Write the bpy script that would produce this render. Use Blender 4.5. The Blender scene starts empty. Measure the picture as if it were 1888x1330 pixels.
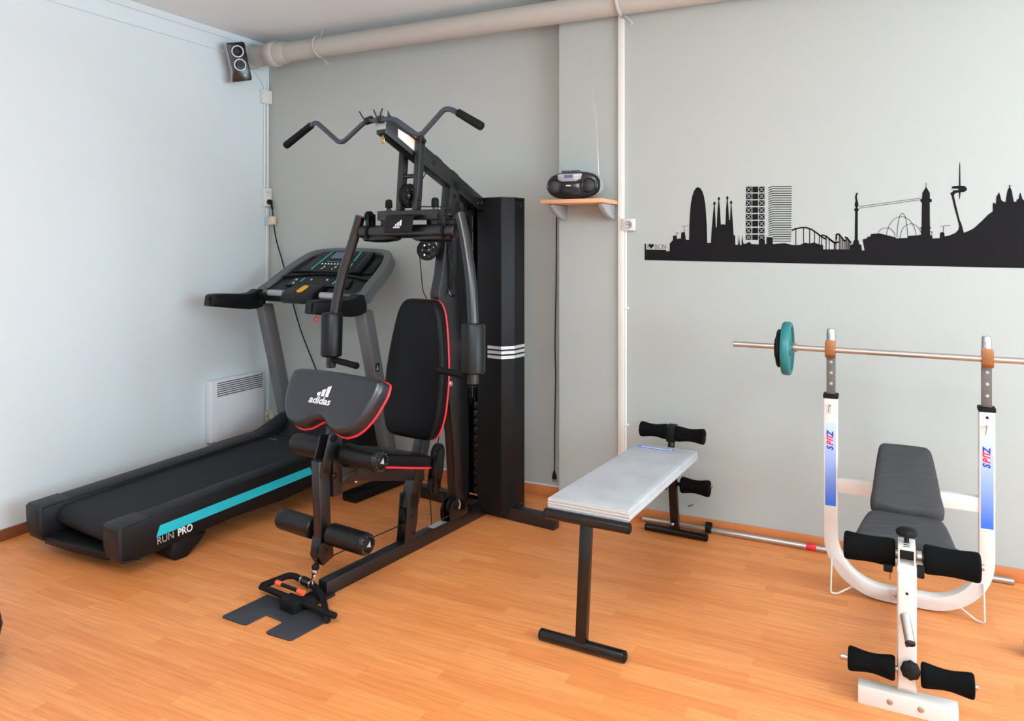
import bpy, bmesh, math, random
from mathutils import Vector, Matrix, Euler
random.seed(7)
S = bpy.context.scene
COL = S.collection
PI = math.pi

# ------------------------------------------------------------------ materials
def lin(c):
    out = []
    for v in c:
        v = v / 255.0
        out.append(v / 12.92 if v <= 0.04045 else ((v + 0.055) / 1.055) ** 2.4)
    return (out[0], out[1], out[2], 1.0)

def mat(name, rgb, rough=0.5, metal=0.0, var=0.06, scale=30.0, bump=0.0, bscale=200.0, stretch=(1, 1, 1), spec=0.5, coat=0.0):
    m = bpy.data.materials.new(name); m.use_nodes = True
    nt = m.node_tree; b = nt.nodes['Principled BSDF']
    b.inputs['Roughness'].default_value = rough
    b.inputs['Metallic'].default_value = metal
    b.inputs['Specular IOR Level'].default_value = spec
    b.inputs['Coat Weight'].default_value = coat
    tc = nt.nodes.new('ShaderNodeTexCoord'); mp = nt.nodes.new('ShaderNodeMapping')
    mp.inputs['Scale'].default_value = stretch
    nt.links.new(tc.outputs['Object'], mp.inputs['Vector'])
    nz = nt.nodes.new('ShaderNodeTexNoise'); nz.inputs['Scale'].default_value = scale; nz.inputs['Detail'].default_value = 4
    nt.links.new(mp.outputs['Vector'], nz.inputs['Vector'])
    mx = nt.nodes.new('ShaderNodeMix'); mx.data_type = 'RGBA'
    c = lin(rgb)
    mx.inputs[6].default_value = tuple(max(0, v * (1 - var)) for v in c[:3]) + (1,)
    mx.inputs[7].default_value = tuple(min(1, v * (1 + var)) for v in c[:3]) + (1,)
    nt.links.new(nz.outputs['Fac'], mx.inputs[0]); nt.links.new(mx.outputs[2], b.inputs['Base Color'])
    if bump:
        n2 = nt.nodes.new('ShaderNodeTexNoise'); n2.inputs['Scale'].default_value = bscale; n2.inputs['Detail'].default_value = 3
        nt.links.new(mp.outputs['Vector'], n2.inputs['Vector'])
        bp = nt.nodes.new('ShaderNodeBump'); bp.inputs['Strength'].default_value = bump; bp.inputs['Distance'].default_value = 0.002
        nt.links.new(n2.outputs['Fac'], bp.inputs['Height']); nt.links.new(bp.outputs['Normal'], b.inputs['Normal'])
    return m

def wood_floor(name):
    m = bpy.data.materials.new(name); m.use_nodes = True
    nt = m.node_tree; N = nt.nodes; L = nt.links; b = N['Principled BSDF']
    tc = N.new('ShaderNodeTexCoord')
    br = N.new('ShaderNodeTexBrick')
    br.inputs['Scale'].default_value = 1.0
    br.inputs['Brick Width'].default_value = 0.42; br.inputs['Row Height'].default_value = 0.058
    br.inputs['Mortar Size'].default_value = 0.0005; br.inputs['Mortar Smooth'].default_value = 0.3
    br.offset = 0.37; br.offset_frequency = 3; br.squash = 0.8; br.squash_frequency = 5
    br.inputs['Color1'].default_value = lin((236, 155, 92)); br.inputs['Color2'].default_value = lin((222, 136, 75))
    br.inputs['Mortar'].default_value = lin((219, 134, 75)); br.inputs['Bias'].default_value = 0.0
    L.new(tc.outputs['Object'], br.inputs['Vector'])
    mp = N.new('ShaderNodeMapping'); mp.inputs['Scale'].default_value = (2.2, 38, 1)
    L.new(tc.outputs['Object'], mp.inputs['Vector'])
    nz = N.new('ShaderNodeTexNoise'); nz.inputs['Scale'].default_value = 2.0; nz.inputs['Detail'].default_value = 6; nz.inputs['Distortion'].default_value = 0.5
    L.new(mp.outputs['Vector'], nz.inputs['Vector'])
    rp = N.new('ShaderNodeValToRGB')
    rp.color_ramp.elements[0].position = 0.3; rp.color_ramp.elements[0].color = (0.80, 0.73, 0.66, 1)
    rp.color_ramp.elements[1].position = 0.72; rp.color_ramp.elements[1].color = (1.05, 1.06, 1.08, 1)
    L.new(nz.outputs['Fac'], rp.inputs['Fac'])
    mx = N.new('ShaderNodeMix'); mx.data_type = 'RGBA'; mx.blend_type = 'MULTIPLY'; mx.inputs[0].default_value = 0.85
    L.new(br.outputs['Color'], mx.inputs[6]); L.new(rp.outputs['Color'], mx.inputs[7])
    L.new(mx.outputs[2], b.inputs['Base Color'])
    b.inputs['Roughness'].default_value = 0.42; b.inputs['Specular IOR Level'].default_value = 0.4
    return m

def wall_paint(name, rgb, var=0.02):
    """painted woven wallpaper: fine vertical and horizontal threads"""
    m = mat(name, rgb, 0.85, 0, var, 1.3, 0, spec=0.25)
    nt = m.node_tree; N = nt.nodes; L = nt.links; b = N['Principled BSDF']
    tc = N.new('ShaderNodeTexCoord')
    adds = []
    for sc in ((240, 240, 9), (30, 30, 260)):
        mp = N.new('ShaderNodeMapping'); mp.inputs['Scale'].default_value = sc
        L.new(tc.outputs['Object'], mp.inputs['Vector'])
        nz = N.new('ShaderNodeTexNoise'); nz.inputs['Scale'].default_value = 1.0; nz.inputs['Detail'].default_value = 2
        L.new(mp.outputs['Vector'], nz.inputs['Vector']); adds.append(nz)
    ad = N.new('ShaderNodeMath'); ad.operation = 'ADD'
    L.new(adds[0].outputs['Fac'], ad.inputs[0]); L.new(adds[1].outputs['Fac'], ad.inputs[1])
    bp = N.new('ShaderNodeBump'); bp.inputs['Strength'].default_value = 0.14; bp.inputs['Distance'].default_value = 0.002
    L.new(ad.outputs[0], bp.inputs['Height']); L.new(bp.outputs['Normal'], b.inputs['Normal'])
    return m

def gradient_mat(name, z0, z1, c0, c1, rough=0.35):
    """printed blue fade of a sticker, along object z"""
    m = bpy.data.materials.new(name); m.use_nodes = True
    nt = m.node_tree; N = nt.nodes; L = nt.links; b = N['Principled BSDF']
    tc = N.new('ShaderNodeTexCoord'); sp = N.new('ShaderNodeSeparateXYZ'); L.new(tc.outputs['Object'], sp.inputs[0])
    mr = N.new('ShaderNodeMapRange'); mr.inputs['From Min'].default_value = z0; mr.inputs['From Max'].default_value = z1
    L.new(sp.outputs['Z'], mr.inputs['Value'])
    mx = N.new('ShaderNodeMix'); mx.data_type = 'RGBA'; mx.inputs[6].default_value = lin(c0); mx.inputs[7].default_value = lin(c1)
    L.new(mr.outputs[0], mx.inputs[0]); L.new(mx.outputs[2], b.inputs['Base Color']); b.inputs['Roughness'].default_value = rough
    return m

def emit_mat(name, rgb, st):
    m = bpy.data.materials.new(name); m.use_nodes = True
    b = m.node_tree.nodes['Principled BSDF']
    b.inputs['Base Color'].default_value = lin(rgb); b.inputs['Emission Color'].default_value = lin(rgb); b.inputs['Emission Strength'].default_value = st
    return m

M = {}
M['floor'] = wood_floor('laminate_floor')
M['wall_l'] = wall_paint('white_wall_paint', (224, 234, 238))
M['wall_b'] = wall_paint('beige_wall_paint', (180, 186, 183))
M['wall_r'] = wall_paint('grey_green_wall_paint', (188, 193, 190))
M['ceil'] = mat('ceiling_paint', (240, 247, 250), 0.9, 0, 0.02, 2.0, 0.15, 60)
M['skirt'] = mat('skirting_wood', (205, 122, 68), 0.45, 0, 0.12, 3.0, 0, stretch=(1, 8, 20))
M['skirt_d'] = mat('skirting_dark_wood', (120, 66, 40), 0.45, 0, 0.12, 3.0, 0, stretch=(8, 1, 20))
M['pipe'] = mat('pipe_paint', (188, 184, 177), 0.55, 0, 0.03, 6)
M['white'] = mat('white_plastic', (235, 234, 228), 0.4, 0, 0.02, 10)
M['cream'] = mat('cream_plastic', (224, 222, 212), 0.45, 0, 0.02, 10)
M['bmetal'] = mat('black_powder_coat', (15, 15, 18), 0.31, 0.0, 0.10, 60, 0.04, 900, spec=0.6)
M['bmetal2'] = mat('gloss_black_steel', (11, 11, 12), 0.2, 0.0, 0.1, 20, spec=0.4)
M['shroud'] = mat('shroud_black_paint', (15, 15, 17), 0.48, 0.0, 0.10, 40, 0.06, 900, spec=0.2)
M['gunmetal'] = mat('gunmetal_tube', (62, 70, 82), 0.24, 0.3, 0.05, 20)
M['foam'] = mat('black_foam', (9, 9, 9), 0.9, 0, 0.25, 90, 0.35, 500, spec=0.08)
M['vinylfoam'] = mat('black_vinyl_foam', (10, 10, 11), 0.4, 0, 0.12, 60, 0.06, 300, spec=0.3)
M['leather'] = mat('black_leatherette', (13, 13, 15), 0.36, 0, 0.12, 40, 0.25, 380, spec=0.12)
M['padsheen'] = mat('sheen_black_leatherette', (22, 27, 34), 0.30, 0, 0.12, 14, 0.25, 60, spec=0.6)  # same upholstery as the other pads, bluish sheen put into the base colour
M['rubber'] = mat('black_rubber', (11, 11, 12), 0.65, 0, 0.15, 50, 0.1, 300, spec=0.2)
M['plate'] = mat('foot_plate_black', (40, 41, 47), 0.55, 0, 0.15, 50, 0.2, 400)
M['red'] = mat('red_piping', (214, 34, 46), 0.4, 0, 0.05, 30)
M['orange'] = mat('orange_plastic', (236, 92, 48), 0.4, 0, 0.05, 30)
M['chrome'] = mat('chrome', (205, 206, 210), 0.16, 1.0, 0.03, 20)
M['steel'] = mat('dull_steel', (186, 182, 178), 0.32, 0.9, 0.08, 30, stretch=(1, 8, 8))
M['post'] = mat('grey_galvanised_post', (104, 103, 100), 0.45, 0.35, 0.08, 30)
M['silver'] = mat('silver_plastic', (176, 178, 182), 0.35, 0.3, 0.04, 20)
M['silverprint'] = mat('silver_print', (200, 200, 200), 0.35, 0.35, 0.05, 20)
M['print'] = mat('white_print', (238, 240, 242), 0.5, 0, 0.01, 20)
M['brass'] = mat('brass', (200, 170, 80), 0.3, 0.9, 0.05, 20)
M['gold'] = mat('copper_gold_metal', (152, 100, 62), 0.38, 0.6, 0.1, 30)
M['tplast'] = mat('treadmill_black_plastic', (16, 16, 18), 0.45, 0, 0.12, 40, 0.08, 600, spec=0.2)
M['tcap'] = mat('treadmill_grey_black_cap', (28, 28, 31), 0.5, 0, 0.12, 40, 0.08, 600, spec=0.25)
M['belt'] = mat('belt_rubber', (28, 29, 31), 0.7, 0, 0.12, 25, 0.3, 700, spec=0.2)
M['tgrey'] = mat('treadmill_grey_metal', (108, 108, 110), 0.42, 0.35, 0.05, 30)
M['shell'] = mat('console_grey_shell', (92, 94, 93), 0.5, 0.0, 0.05, 30)
M['condark'] = mat('console_dark_face', (13, 14, 15), 0.4, 0, 0.1, 30, spec=0.25)
M['cyan'] = mat('cyan_strip', (30, 190, 212), 0.4, 0, 0.04, 30)
M['teal'] = mat('teal_print', (42, 190, 176), 0.4, 0, 0.04, 30)
M['lcd'] = mat('lcd_glass', (98, 106, 146), 0.25, 0, 0.05, 20)
M['yellow'] = mat('yellow_button', (240, 172, 30), 0.35, 0, 0.03, 30)
M['tealpl'] = mat('teal_vinyl_plate', (28, 112, 114), 0.4, 0, 0.08, 25, 0.05, 200)
M['wpaint'] = mat('white_painted_steel', (226, 220, 215), 0.35, 0, 0.03, 15)
M['greypad'] = mat('grey_vinyl_pad', (180, 182, 186), 0.5, 0, 0.26, 7, 0.15, 250)
M['padside'] = mat('pad_edge_vinyl', (205, 200, 190), 0.5, 0, 0.1, 25, 0.1, 200, stretch=(1, 1, 12))
M['cover'] = mat('charcoal_fabric', (62, 61, 62), 0.8, 0, 0.10, 20, 1.0, 11, stretch=(1, 2.2, 1), spec=0.15)
M['cover'].node_tree.nodes['Bump'].inputs['Distance'].default_value = 0.012
M['blue'] = mat('blue_label', (78, 138, 214), 0.45, 0, 0.05, 30)
M['bluetext'] = mat('blue_print', (36, 52, 168), 0.45, 0, 0.03, 30)
M['redtext'] = mat('red_print', (222, 44, 62), 0.45, 0, 0.03, 30)
M['sticker'] = mat('black_vinyl_sticker', (15, 14, 17), 0.6, 0, 0.06, 10, spec=0.12)
M['stickgrey'] = mat('thin_vinyl_lines', (52, 51, 54), 0.6, 0, 0.06, 10, spec=0.15)
M['beech'] = mat('beech_shelf', (226, 172, 128), 0.45, 0, 0.08, 4, 0, stretch=(2, 20, 20))
M['boomblack'] = mat('boombox_black', (16, 16, 19), 0.2, 0, 0.06, 20)
M['mesh'] = mat('speaker_mesh', (44, 44, 48), 0.6, 0, 0.2, 300)
M['fade'] = gradient_mat('blue_fade_sticker', 0.40, 0.74, (46, 110, 220), (196, 216, 244))
M['black'] = mat('matt_black', (10, 10, 11), 0.6, 0, 0.1, 30)
M['cord'] = mat('black_cable', (22, 20, 20), 0.5, 0, 0.1, 30, spec=0.2)
M['paper'] = mat('paper_label', (240, 236, 228), 0.5, 0, 0.02, 30)
M['tag'] = mat('cream_tape', (232, 214, 180), 0.6, 0, 0.05, 30)
M['bluetag'] = mat('pale_blue_tape', (176, 208, 228), 0.6, 0, 0.05, 30)
M['glass'] = mat('fill_lamp_diffuser', (240, 240, 236), 0.4)  # meant for the added fill lamps
M['heatdark'] = mat('heater_slot_dark', (48, 48, 42), 0.7, 0, 0.1, 30)
M['heater'] = mat('heater_white_enamel', (236, 237, 242), 0.35, 0, 0.01, 10)

# ------------------------------------------------------------------ mesh builder
def fillet(pts, r, n=5):
    pts = [Vector(p) for p in pts]
    if r <= 0 or len(pts) < 3: return pts
    out = [pts[0]]
    for i in range(1, len(pts) - 1):
        a, b, c = pts[i - 1], pts[i], pts[i + 1]
        d1, d2 = (a - b), (c - b)
        l = min(r, d1.length * 0.48, d2.length * 0.48)
        p, q = b + d1.normalized() * l, b + d2.normalized() * l
        for k in range(n + 1):
            t = k / n
            out.append(p * (1 - t) ** 2 + b * 2 * t * (1 - t) + q * t * t)
    out.append(pts[-1]); return out

class MB:
    def __init__(self): self.bm = bmesh.new()
    def _face(self, vs):
        try: return self.bm.faces.new(vs)
        except ValueError: return None
    def box(self, x0, x1, y0, y1, z0, z1, T=None):
        vs = [Vector((x, y, z)) for z in (z0, z1) for y in (y0, y1) for x in (x0, x1)]
        if T: vs = [T(v) for v in vs]
        v = [self.bm.verts.new(p) for p in vs]
        for f in ((0, 2, 3, 1), (4, 5, 7, 6), (0, 1, 5, 4), (2, 6, 7, 3), (0, 4, 6, 2), (1, 3, 7, 5)): self._face([v[i] for i in f])
        return self
    def prism(self, poly, a, b, axis='x', T=None):
        def P(u, w, t): return Vector({'x': (t, u, w), 'y': (u, t, w), 'z': (u, w, t)}[axis])
        lo = [P(u, w, a) for u, w in poly]; hi = [P(u, w, b) for u, w in poly]
        if T: lo = [T(v) for v in lo]; hi = [T(v) for v in hi]
        lo = [self.bm.verts.new(p) for p in lo]; hi = [self.bm.verts.new(p) for p in hi]
        n = len(poly)
        self._face(lo); self._face(hi[::-1])
        for i in range(n): self._face([lo[i], hi[i], hi[(i + 1) % n], lo[(i + 1) % n]])
        return self
    def beam(self, p0, p1, w, h, up=(0, 0, 1), roll=0):
        """rectangular bar from p0 to p1; w across, h along up"""
        p0, p1, up = Vector(p0), Vector(p1), Vector(up)
        d = (p1 - p0).normalized(); s = d.cross(up).normalized(); u = s.cross(d)
        v = []
        for p in (p0, p1):
            for a, b in ((-1, -1), (1, -1), (1, 1), (-1, 1)): v.append(self.bm.verts.new(p + s * a * w / 2 + u * b * h / 2))
        for f in ((3, 2, 1, 0), (4, 5, 6, 7), (0, 1, 5, 4), (1, 2, 6, 5), (2, 3, 7, 6), (3, 0, 4, 7)): self._face([v[i] for i in f])
        return self
    def tube(self, pts, r, fil=0.0, seg=14, closed=False, sq=None):
        pts = fillet(pts, fil) if not closed else [Vector(p) for p in pts]
        n = len(pts); rings = []
        rr = r if isinstance(r, (list, tuple)) else [r] * n
        t0 = None; nrm = None
        for i in range(n):
            if closed: t = (pts[(i + 1) % n] - pts[i - 1]).normalized()
            else: t = (pts[min(i + 1, n - 1)] - pts[max(i - 1, 0)]).normalized()
            if nrm is None:
                a = Vector((0, 0, 1)) if abs(t.z) < 0.9 else Vector((0, 1, 0))
                nrm = (a - t * a.dot(t)).normalized()
            else:
                nrm = (nrm - t * nrm.dot(t)).normalized()
            bn = t.cross(nrm)
            ring = []
            for k in range(seg):
                an = 2 * PI * k / seg
                ring.append(self.bm.verts.new(pts[i] + nrm * math.cos(an) * rr[i] + bn * math.sin(an) * rr[i]))
            rings.append(ring)
        m = n if closed else n - 1
        for i in range(m):
            A, B = rings[i], rings[(i + 1) % n]
            for k in range(seg): self._face([A[k], A[(k + 1) % seg], B[(k + 1) % seg], B[k]])
        if not closed: self._face(rings[0][::-1]); self._face(rings[-1])
        return self
    def lathe(self, prof, org, ax, seg=24, squash=None):
        """prof: list of (t along axis, radius)"""
        org, ax = Vector(org), Vector(ax).normalized()
        a = Vector((0, 0, 1)) if abs(ax.z) < 0.9 else Vector((0, 1, 0))
        u = (a - ax * a.dot(ax)).normalized(); w = ax.cross(u); rings = []
        for t, r in prof:
            if r <= 1e-6: rings.append([self.bm.verts.new(org + ax * t)])
            else: rings.append([self.bm.verts.new(org + ax * t + u * math.cos(2 * PI * k / seg) * r + w * math.sin(2 * PI * k / seg) * r) for k in range(seg)])
        for A, B in zip(rings[:-1], rings[1:]):
            for k in range(seg):
                k2 = (k + 1) % seg
                if len(A) == 1 and len(B) == 1: continue
                if len(A) == 1: self._face([A[0], B[k], B[k2]])
                elif len(B) == 1: self._face([A[k], A[k2], B[0]])
                else: self._face([A[k], A[k2], B[k2], B[k]])
        if len(rings[0]) > 1: self._face(rings[0][::-1])
        if len(rings[-1]) > 1: self._face(rings[-1])
        return self
    def cyl(self, p0, p1, r, seg=20):
        p0, p1 = Vector(p0), Vector(p1); L = (p1 - p0).length; e = min(r * 0.12, L * .2)
        return self.lathe([(0, r - e), (e, r), (L - e, r), (L, r - e)], p0, p1 - p0, seg)
    def ball(self, c, r, seg=16, sz=1.0):
        return self.lathe([(-r * math.cos(PI * i / 10) * sz, r * math.sin(PI * i / 10)) for i in range(11)], c, (0, 0, 1), seg)
    def cushion(self, outline, thick, F, edge=0.02, crown=0.01, back=True, wob=0.0):
        """upholstered pad: outline (u,v) -> F(u,v,w); w=0 back, w=thick face"""
        n = len(outline)
        cu = sum(p[0] for p in outline) / n; cv = sum(p[1] for p in outline) / n
        def off(d):
            out = []
            for i in range(n):
                a, b, c = Vector(outline[i - 1]), Vector(outline[i]), Vector(outline[(i + 1) % n])
                t = (c - a).normalized(); nn = Vector((t.y, -t.x))
                if nn.dot(b - Vector((cu, cv))) < 0 and i < 0: nn = -nn
                out.append(b - nn * d * self._ori)
            return out
        area = sum(outline[i - 1][0] * outline[i][1] - outline[i][0] * outline[i - 1][1] for i in range(n))
        self._ori = 1 if area > 0 else -1
        loops = [(off(0.006), 0.0), (off(0.0), 0.006), (off(0.0), thick - edge)]
        for k in range(1, 5):
            an = PI / 2 * k / 4
            loops.append((off(edge * (1 - math.cos(an))), thick - edge + edge * math.sin(an)))
        base = loops[-1][0]
        for s in (0.85, 0.65, 0.42, 0.2):
            loops.append(([Vector((cu + (p.x - cu) * s, cv + (p.y - cv) * s)) for p in base], thick + crown * (1 - s)))
        rings = [[self.bm.verts.new(F(p.x, p.y, w)) for p in lp] for lp, w in loops]
        for A, B in zip(rings[:-1], rings[1:]):
            for i in range(n): self._face([A[i], A[(i + 1) % n], B[(i + 1) % n], B[i]])
        self._face(rings[0][::-1])
        c = self.bm.verts.new(F(cu, cv, thick + crown))
        for i in range(n): self._face([rings[-1][i], rings[-1][(i + 1) % n], c])
        return self
    def build(self, name, m, parent=None, bev=0.0, ang=35, flat=False):
        bm = self.bm
        bmesh.ops.recalc_face_normals(bm, faces=bm.faces)
        if bev > 0:
            es = [e for e in bm.edges if len(e.link_faces) == 2 and e.calc_face_angle(0) > math.radians(32)]
            if es: bmesh.ops.bevel(bm, geom=es, offset=bev, segments=2, profile=0.5, affect='EDGES', clamp_overlap=True)
        me = bpy.data.meshes.new(name); bm.to_mesh(me); bm.free()
        me.materials.append(m)
        for p in me.polygons: p.use_smooth = not flat
        if not flat: me.set_sharp_from_angle(angle=math.radians(ang))
        o = bpy.data.objects.new(name, me); COL.objects.link(o)
        if parent is not None: o.parent = parent
        return o

def tag(o, label, cat, group=None):
    o['label'] = label; o['category'] = cat
    if group: o['group'] = group
    return o
def thing(name, label, cat, loc=(0, 0, 0), rz=0.0, group=None):
    o = bpy.data.objects.new(name, None); COL.objects.link(o)
    o.location = loc; o.rotation_euler = (0, 0, math.radians(rz)); o.empty_display_size = 0.1
    return tag(o, label, cat, group)
def struct(o): o['kind'] = 'structure'; return o
def text_mesh(name, body, size, mtx, m, parent, bold=0.0, shear=0.0, width=1.0, ext=0.0004, align='LEFT'):
    c = bpy.data.curves.new('font_curve', 'FONT'); c.body = body; c.size = size; c.extrude = ext; c.shear = shear
    c.offset = bold; c.align_x = align; c.resolution_u = 4
    o = bpy.data.objects.new('font_tmp', c); COL.objects.link(o)
    bpy.context.view_layer.update()
    dg = bpy.context.evaluated_depsgraph_get()
    me = bpy.data.meshes.new_from_object(o.evaluated_get(dg))
    bpy.data.objects.remove(o); bpy.data.curves.remove(c)
    me.transform(Matrix.Diagonal((width, 1, 1, 1))); me.transform(mtx)
    me.materials.clear(); me.materials.append(m); me.name = name
    r = bpy.data.objects.new(name, me); COL.objects.link(r)
    if parent is not None: r.parent = parent
    return r
def frame(o, x, y, z):
    """matrix whose columns are x, y, z axes at origin o"""
    x, y, z = Vector(x).normalized(), Vector(y).normalized(), Vector(z).normalized()
    return Matrix(((x.x, y.x, z.x, o[0]), (x.y, y.y, z.y, o[1]), (x.z, y.z, z.z, o[2]), (0, 0, 0, 1)))
def smooth_outline(pts, n=4):
    """closed Catmull-Rom through pts"""
    out = []; N = len(pts)
    for i in range(N):
        p0, p1, p2, p3 = (Vector(pts[(i + k) % N]) for k in (-1, 0, 1, 2))
        for k in range(n):
            t = k / n
            out.append(tuple(0.5 * ((2 * p1) + (-p0 + p2) * t + (2 * p0 - 5 * p1 + 4 * p2 - p3) * t * t + (-p0 + 3 * p1 - 3 * p2 + p3) * t ** 3)))
    return out
def bolt(parent, p, ax, r=0.008, h=0.006, m=None):
    mb = MB(); mb.lathe([(0, r), (h * .6, r), (h, r * .7)], p, ax, 10); return mb.build('bolt', m or M['bmetal2'], parent)
def three_bar_logo(mb, F, w):
    """three slanted bars rising to the right, unit width w; F(u,v)->point with thickness handled by prism"""
    for q in (((0.27, 0), (0.43, 0), (0.42, 0.19), (0.225, 0.12)), ((0.49, 0), (0.665, 0), (0.655, 0.335), (0.455, 0.265)), ((0.725, 0), (0.905, 0), (0.90, 0.485), (0.69, 0.415))):
        mb.prism([((a - 0.5) * w, b * w) for a, b in q], 0, 0.0006, 'z', F)
M['fillglow'] = emit_mat('fill_lamp_glow', (255, 246, 232), 4.0)  # glow of the added fill lamps
LP = dict(right=330, front=55, lamp=20, up=215, world=1.0, exp=-0.64)  # lamp and up drive the added fill lamps
BALL = (-2.989, 1.525, 0)
RPOS = (0.493, 3.366, 0)
# ------------------------------------------------------------------ the room
XL, YR, YM, ZC, XP = -4.095, 4.20, 4.08, 3.02, -1.70      # left wall, recessed wall, main back wall, ceiling, pilaster edge
XR, YF = 3.2, -2.3
def slab(name, m, x0, x1, y0, y1, z0, z1): return struct(MB().box(x0, x1, y0, y1, z0, z1).build(name, m))
slab('floor', M['floor'], XL - .2, XR + .2, YF - .2, YR + .4, -0.1, 0.0)
slab('ceiling', M['ceil'], XL - .2, XR + .2, YF - .2, YR + .4, ZC, ZC + .1)
slab('wall_left', M['wall_l'], XL - .2, XL, YF - .2, YR + .4, 0, ZC)
slab('wall_recess', M['wall_r'], XL, XP, YR, YR + .4, 0, ZC)
slab('wall_back', M['wall_b'], XP, XR, YM, YR + .4, 0, ZC)
# right wall and front wall each with a wide window opening (both outside the picture)
WR = (0.2, 3.5, 0.9, 2.6)
mb = MB(); mb.box(XR, XR + .2, YF - .2, WR[0], 0, ZC); mb.box(XR, XR + .2, WR[1], YR + .4, 0, ZC)
mb.box(XR, XR + .2, WR[0], WR[1], 0, WR[2]); mb.box(XR, XR + .2, WR[0], WR[1], WR[3], ZC)
struct(mb.build('wall_right', M['wall_l']))
WF = (-0.6, 2.8, 1.2, 2.65)
mb = MB(); mb.box(XL, WF[0], YF - .2, YF, 0, ZC); mb.box(WF[1], XR, YF - .2, YF, 0, ZC)
mb.box(WF[0], WF[1], YF - .2, YF, 0, WF[2]); mb.box(WF[0], WF[1], YF - .2, YF, WF[3], ZC)
struct(mb.build('wall_front', M['wall_l']))
def window_frame(name, a0, a1, z0, z1, along, c):
    mb = MB(); t = .05; n = 4
    def B(p0, p1, q0, q1):
        if along == 'y': mb.box(c - .03, c + .03, p0, p1, q0, q1)
        else: mb.box(p0, p1, c - .03, c + .03, q0, q1)
    B(a0, a1, z0, z0 + t); B(a0, a1, z1 - t, z1)
    for k in range(n):
        x = a0 + (a1 - a0 - t) * k / (n - 1); B(x, x + t, z0 + t, z1 - t)
    struct(mb.build(name, M['white'], None, .004))
window_frame('window_1', WR[0], WR[1], WR[2], WR[3], 'y', XR + .1)
window_frame('window_2', WF[0], WF[1], WF[2], WF[3], 'x', YF - .1)
# skirting
def skirt(name, m, x0, x1, y0, y1, h=.062): struct(MB().box(x0, x1, y0, y1, 0, h).build(name, m, None, .003))
skirt('baseboard_back', M['skirt'], XP, XR, YM - .012, YM)
skirt('baseboard_recess', M['skirt'], XL + .012, XP - .012, YR - .012, YR)
skirt('baseboard_return', M['skirt'], XP - .012, XP, YM - .012, YR)
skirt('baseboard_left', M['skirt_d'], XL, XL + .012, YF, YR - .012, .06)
struct(MB().box(XL + .012, XP - .012, YR - .006, YR, .062, .07).build('trim_1', M['ceil']))
# cornice bead under the ceiling of the left wall
struct(MB().prism([(XL, ZC - .03), (XL + .006, ZC - .03), (XL + .02, ZC - .006), (XL + .02, ZC), (XL, ZC)], YF, YR, 'y').build('trim_2', M['wall_l']))
# white timber cover strip down the back wall
struct(MB().box(-1.333, -1.297, YM - .02, YM, .062, 2.84).build('trim_3', M['white'], None, .003))

# ------------------------------------------------------------------ pipes, cables, sockets on the walls
pz, py = 2.888, 4.0
t = thing('drain_pipe', 'thick beige-grey painted pipe running along the top of the back wall', 'pipe', (XL, py, pz))
MB().cyl((0.20, 0, 0), (5.3, 0, 0), .067, 32).build('pipe_run', M['pipe'], t)
MB().lathe([(0.0, .072), (.02, .084), (.045, .086), (.06, .075), (.19, .073), (.21, .089), (.255, .092), (.275, .089), (.285, .080), (.345, .078), (.375, .067)], (0, 0, 0), (1, 0, 0), 32).build('coupling', M['pipe'], t)
for cx, out in ((0.64, .12), (2.775, .10)):
    mb = MB(); pts = [(cx, .05, .13)]
    for k in range(9):
        an = math.radians(75 + 200 * k / 8); pts.append((cx + .004 * k, math.cos(an) * .074, math.sin(an) * .074))
    pts += [(cx + out * .7, -.03, -.10), (cx + out, -.035, -.135)]
    mb.tube(pts, .007 if cx < 1 else .010, 0, 8); mb.build('strap', M['pipe'], t)
mb = MB(); mb.tube([(3.62, .07 * math.cos(math.radians(a)), .07 * math.sin(math.radians(a))) for a in range(60, 300, 20)], .004, 0, 8); mb.build('strap', M['pipe'], t)

# thin wire along the left wall to the loudspeaker
tag(MB().tube([(XL + .004, -1.5, 2.875), (XL + .004, 1.0, 2.88), (XL + .004, 3.74, 2.885), (XL + .03, 3.78, 2.87)], .005, .05, 8).build('speaker_wire', M['wall_l']),
    'thin white wire running along the upper left wall to the loudspeaker', 'wire')
tag(MB().tube([(XL + .006, 1.2, 2.985), (XL + .006, 3.86, 2.985), (XL + .006, 3.92, 2.965), (XL + .008, 4.05, 2.80), (XL + .008, 4.13, 2.735), (XL + .010, 4.15, 2.685)], .006, .05, 8).build('ceiling_wire', M['wall_l']),
    'white cable bending down from under the ceiling to the junction box', 'wire')
# small loudspeaker
t = thing('wall_speaker', 'small black loudspeaker with two white rings high on the left wall', 'speaker', (XL + .10, 3.80, 2.805), 0)
t.rotation_euler = (math.radians(10), math.radians(-12), math.radians(54))
pr = [(-.062, .132), (.05, .132), (.062, .12), (.066, -.125), (.058, -.135), (-.07, -.135), (-.072, -.125), (-.055, -.06), (-.066, .115)]
MB().prism(pr, -.058, .058, 'y').build('back_shell', M['silver'], t, .006)
fr = MB().prism([(a * .95, b * .97) for a, b in pr], -.066, -.054, 'y').build('front_panel', M['boomblack'], t, .004)
for z in (.068, -.022):
    MB().tube([(.002 + .037 * math.cos(2 * PI * k / 28), -.067, z + .037 * math.sin(2 * PI * k / 28)) for k in range(28)], .004, 0, 8, True).build('ring', M['print'], fr)
    MB().lathe([(0, .034), (.002, .034), (-.004, .02), (.001, .012), (.003, 0)], (.002, -.066, z), (0, -1, 0), 24).build('cone', M['mesh'], fr)
MB().lathe([(0, .006), (.004, .005)], (.02, -.066, -.095), (0, -1, 0), 12).build('knob', M['silver'], fr)
MB().beam((0, .055, 0), (-.045, .085, 0), .03, .03).build('wall_bracket', M['bmetal2'], t)

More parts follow.
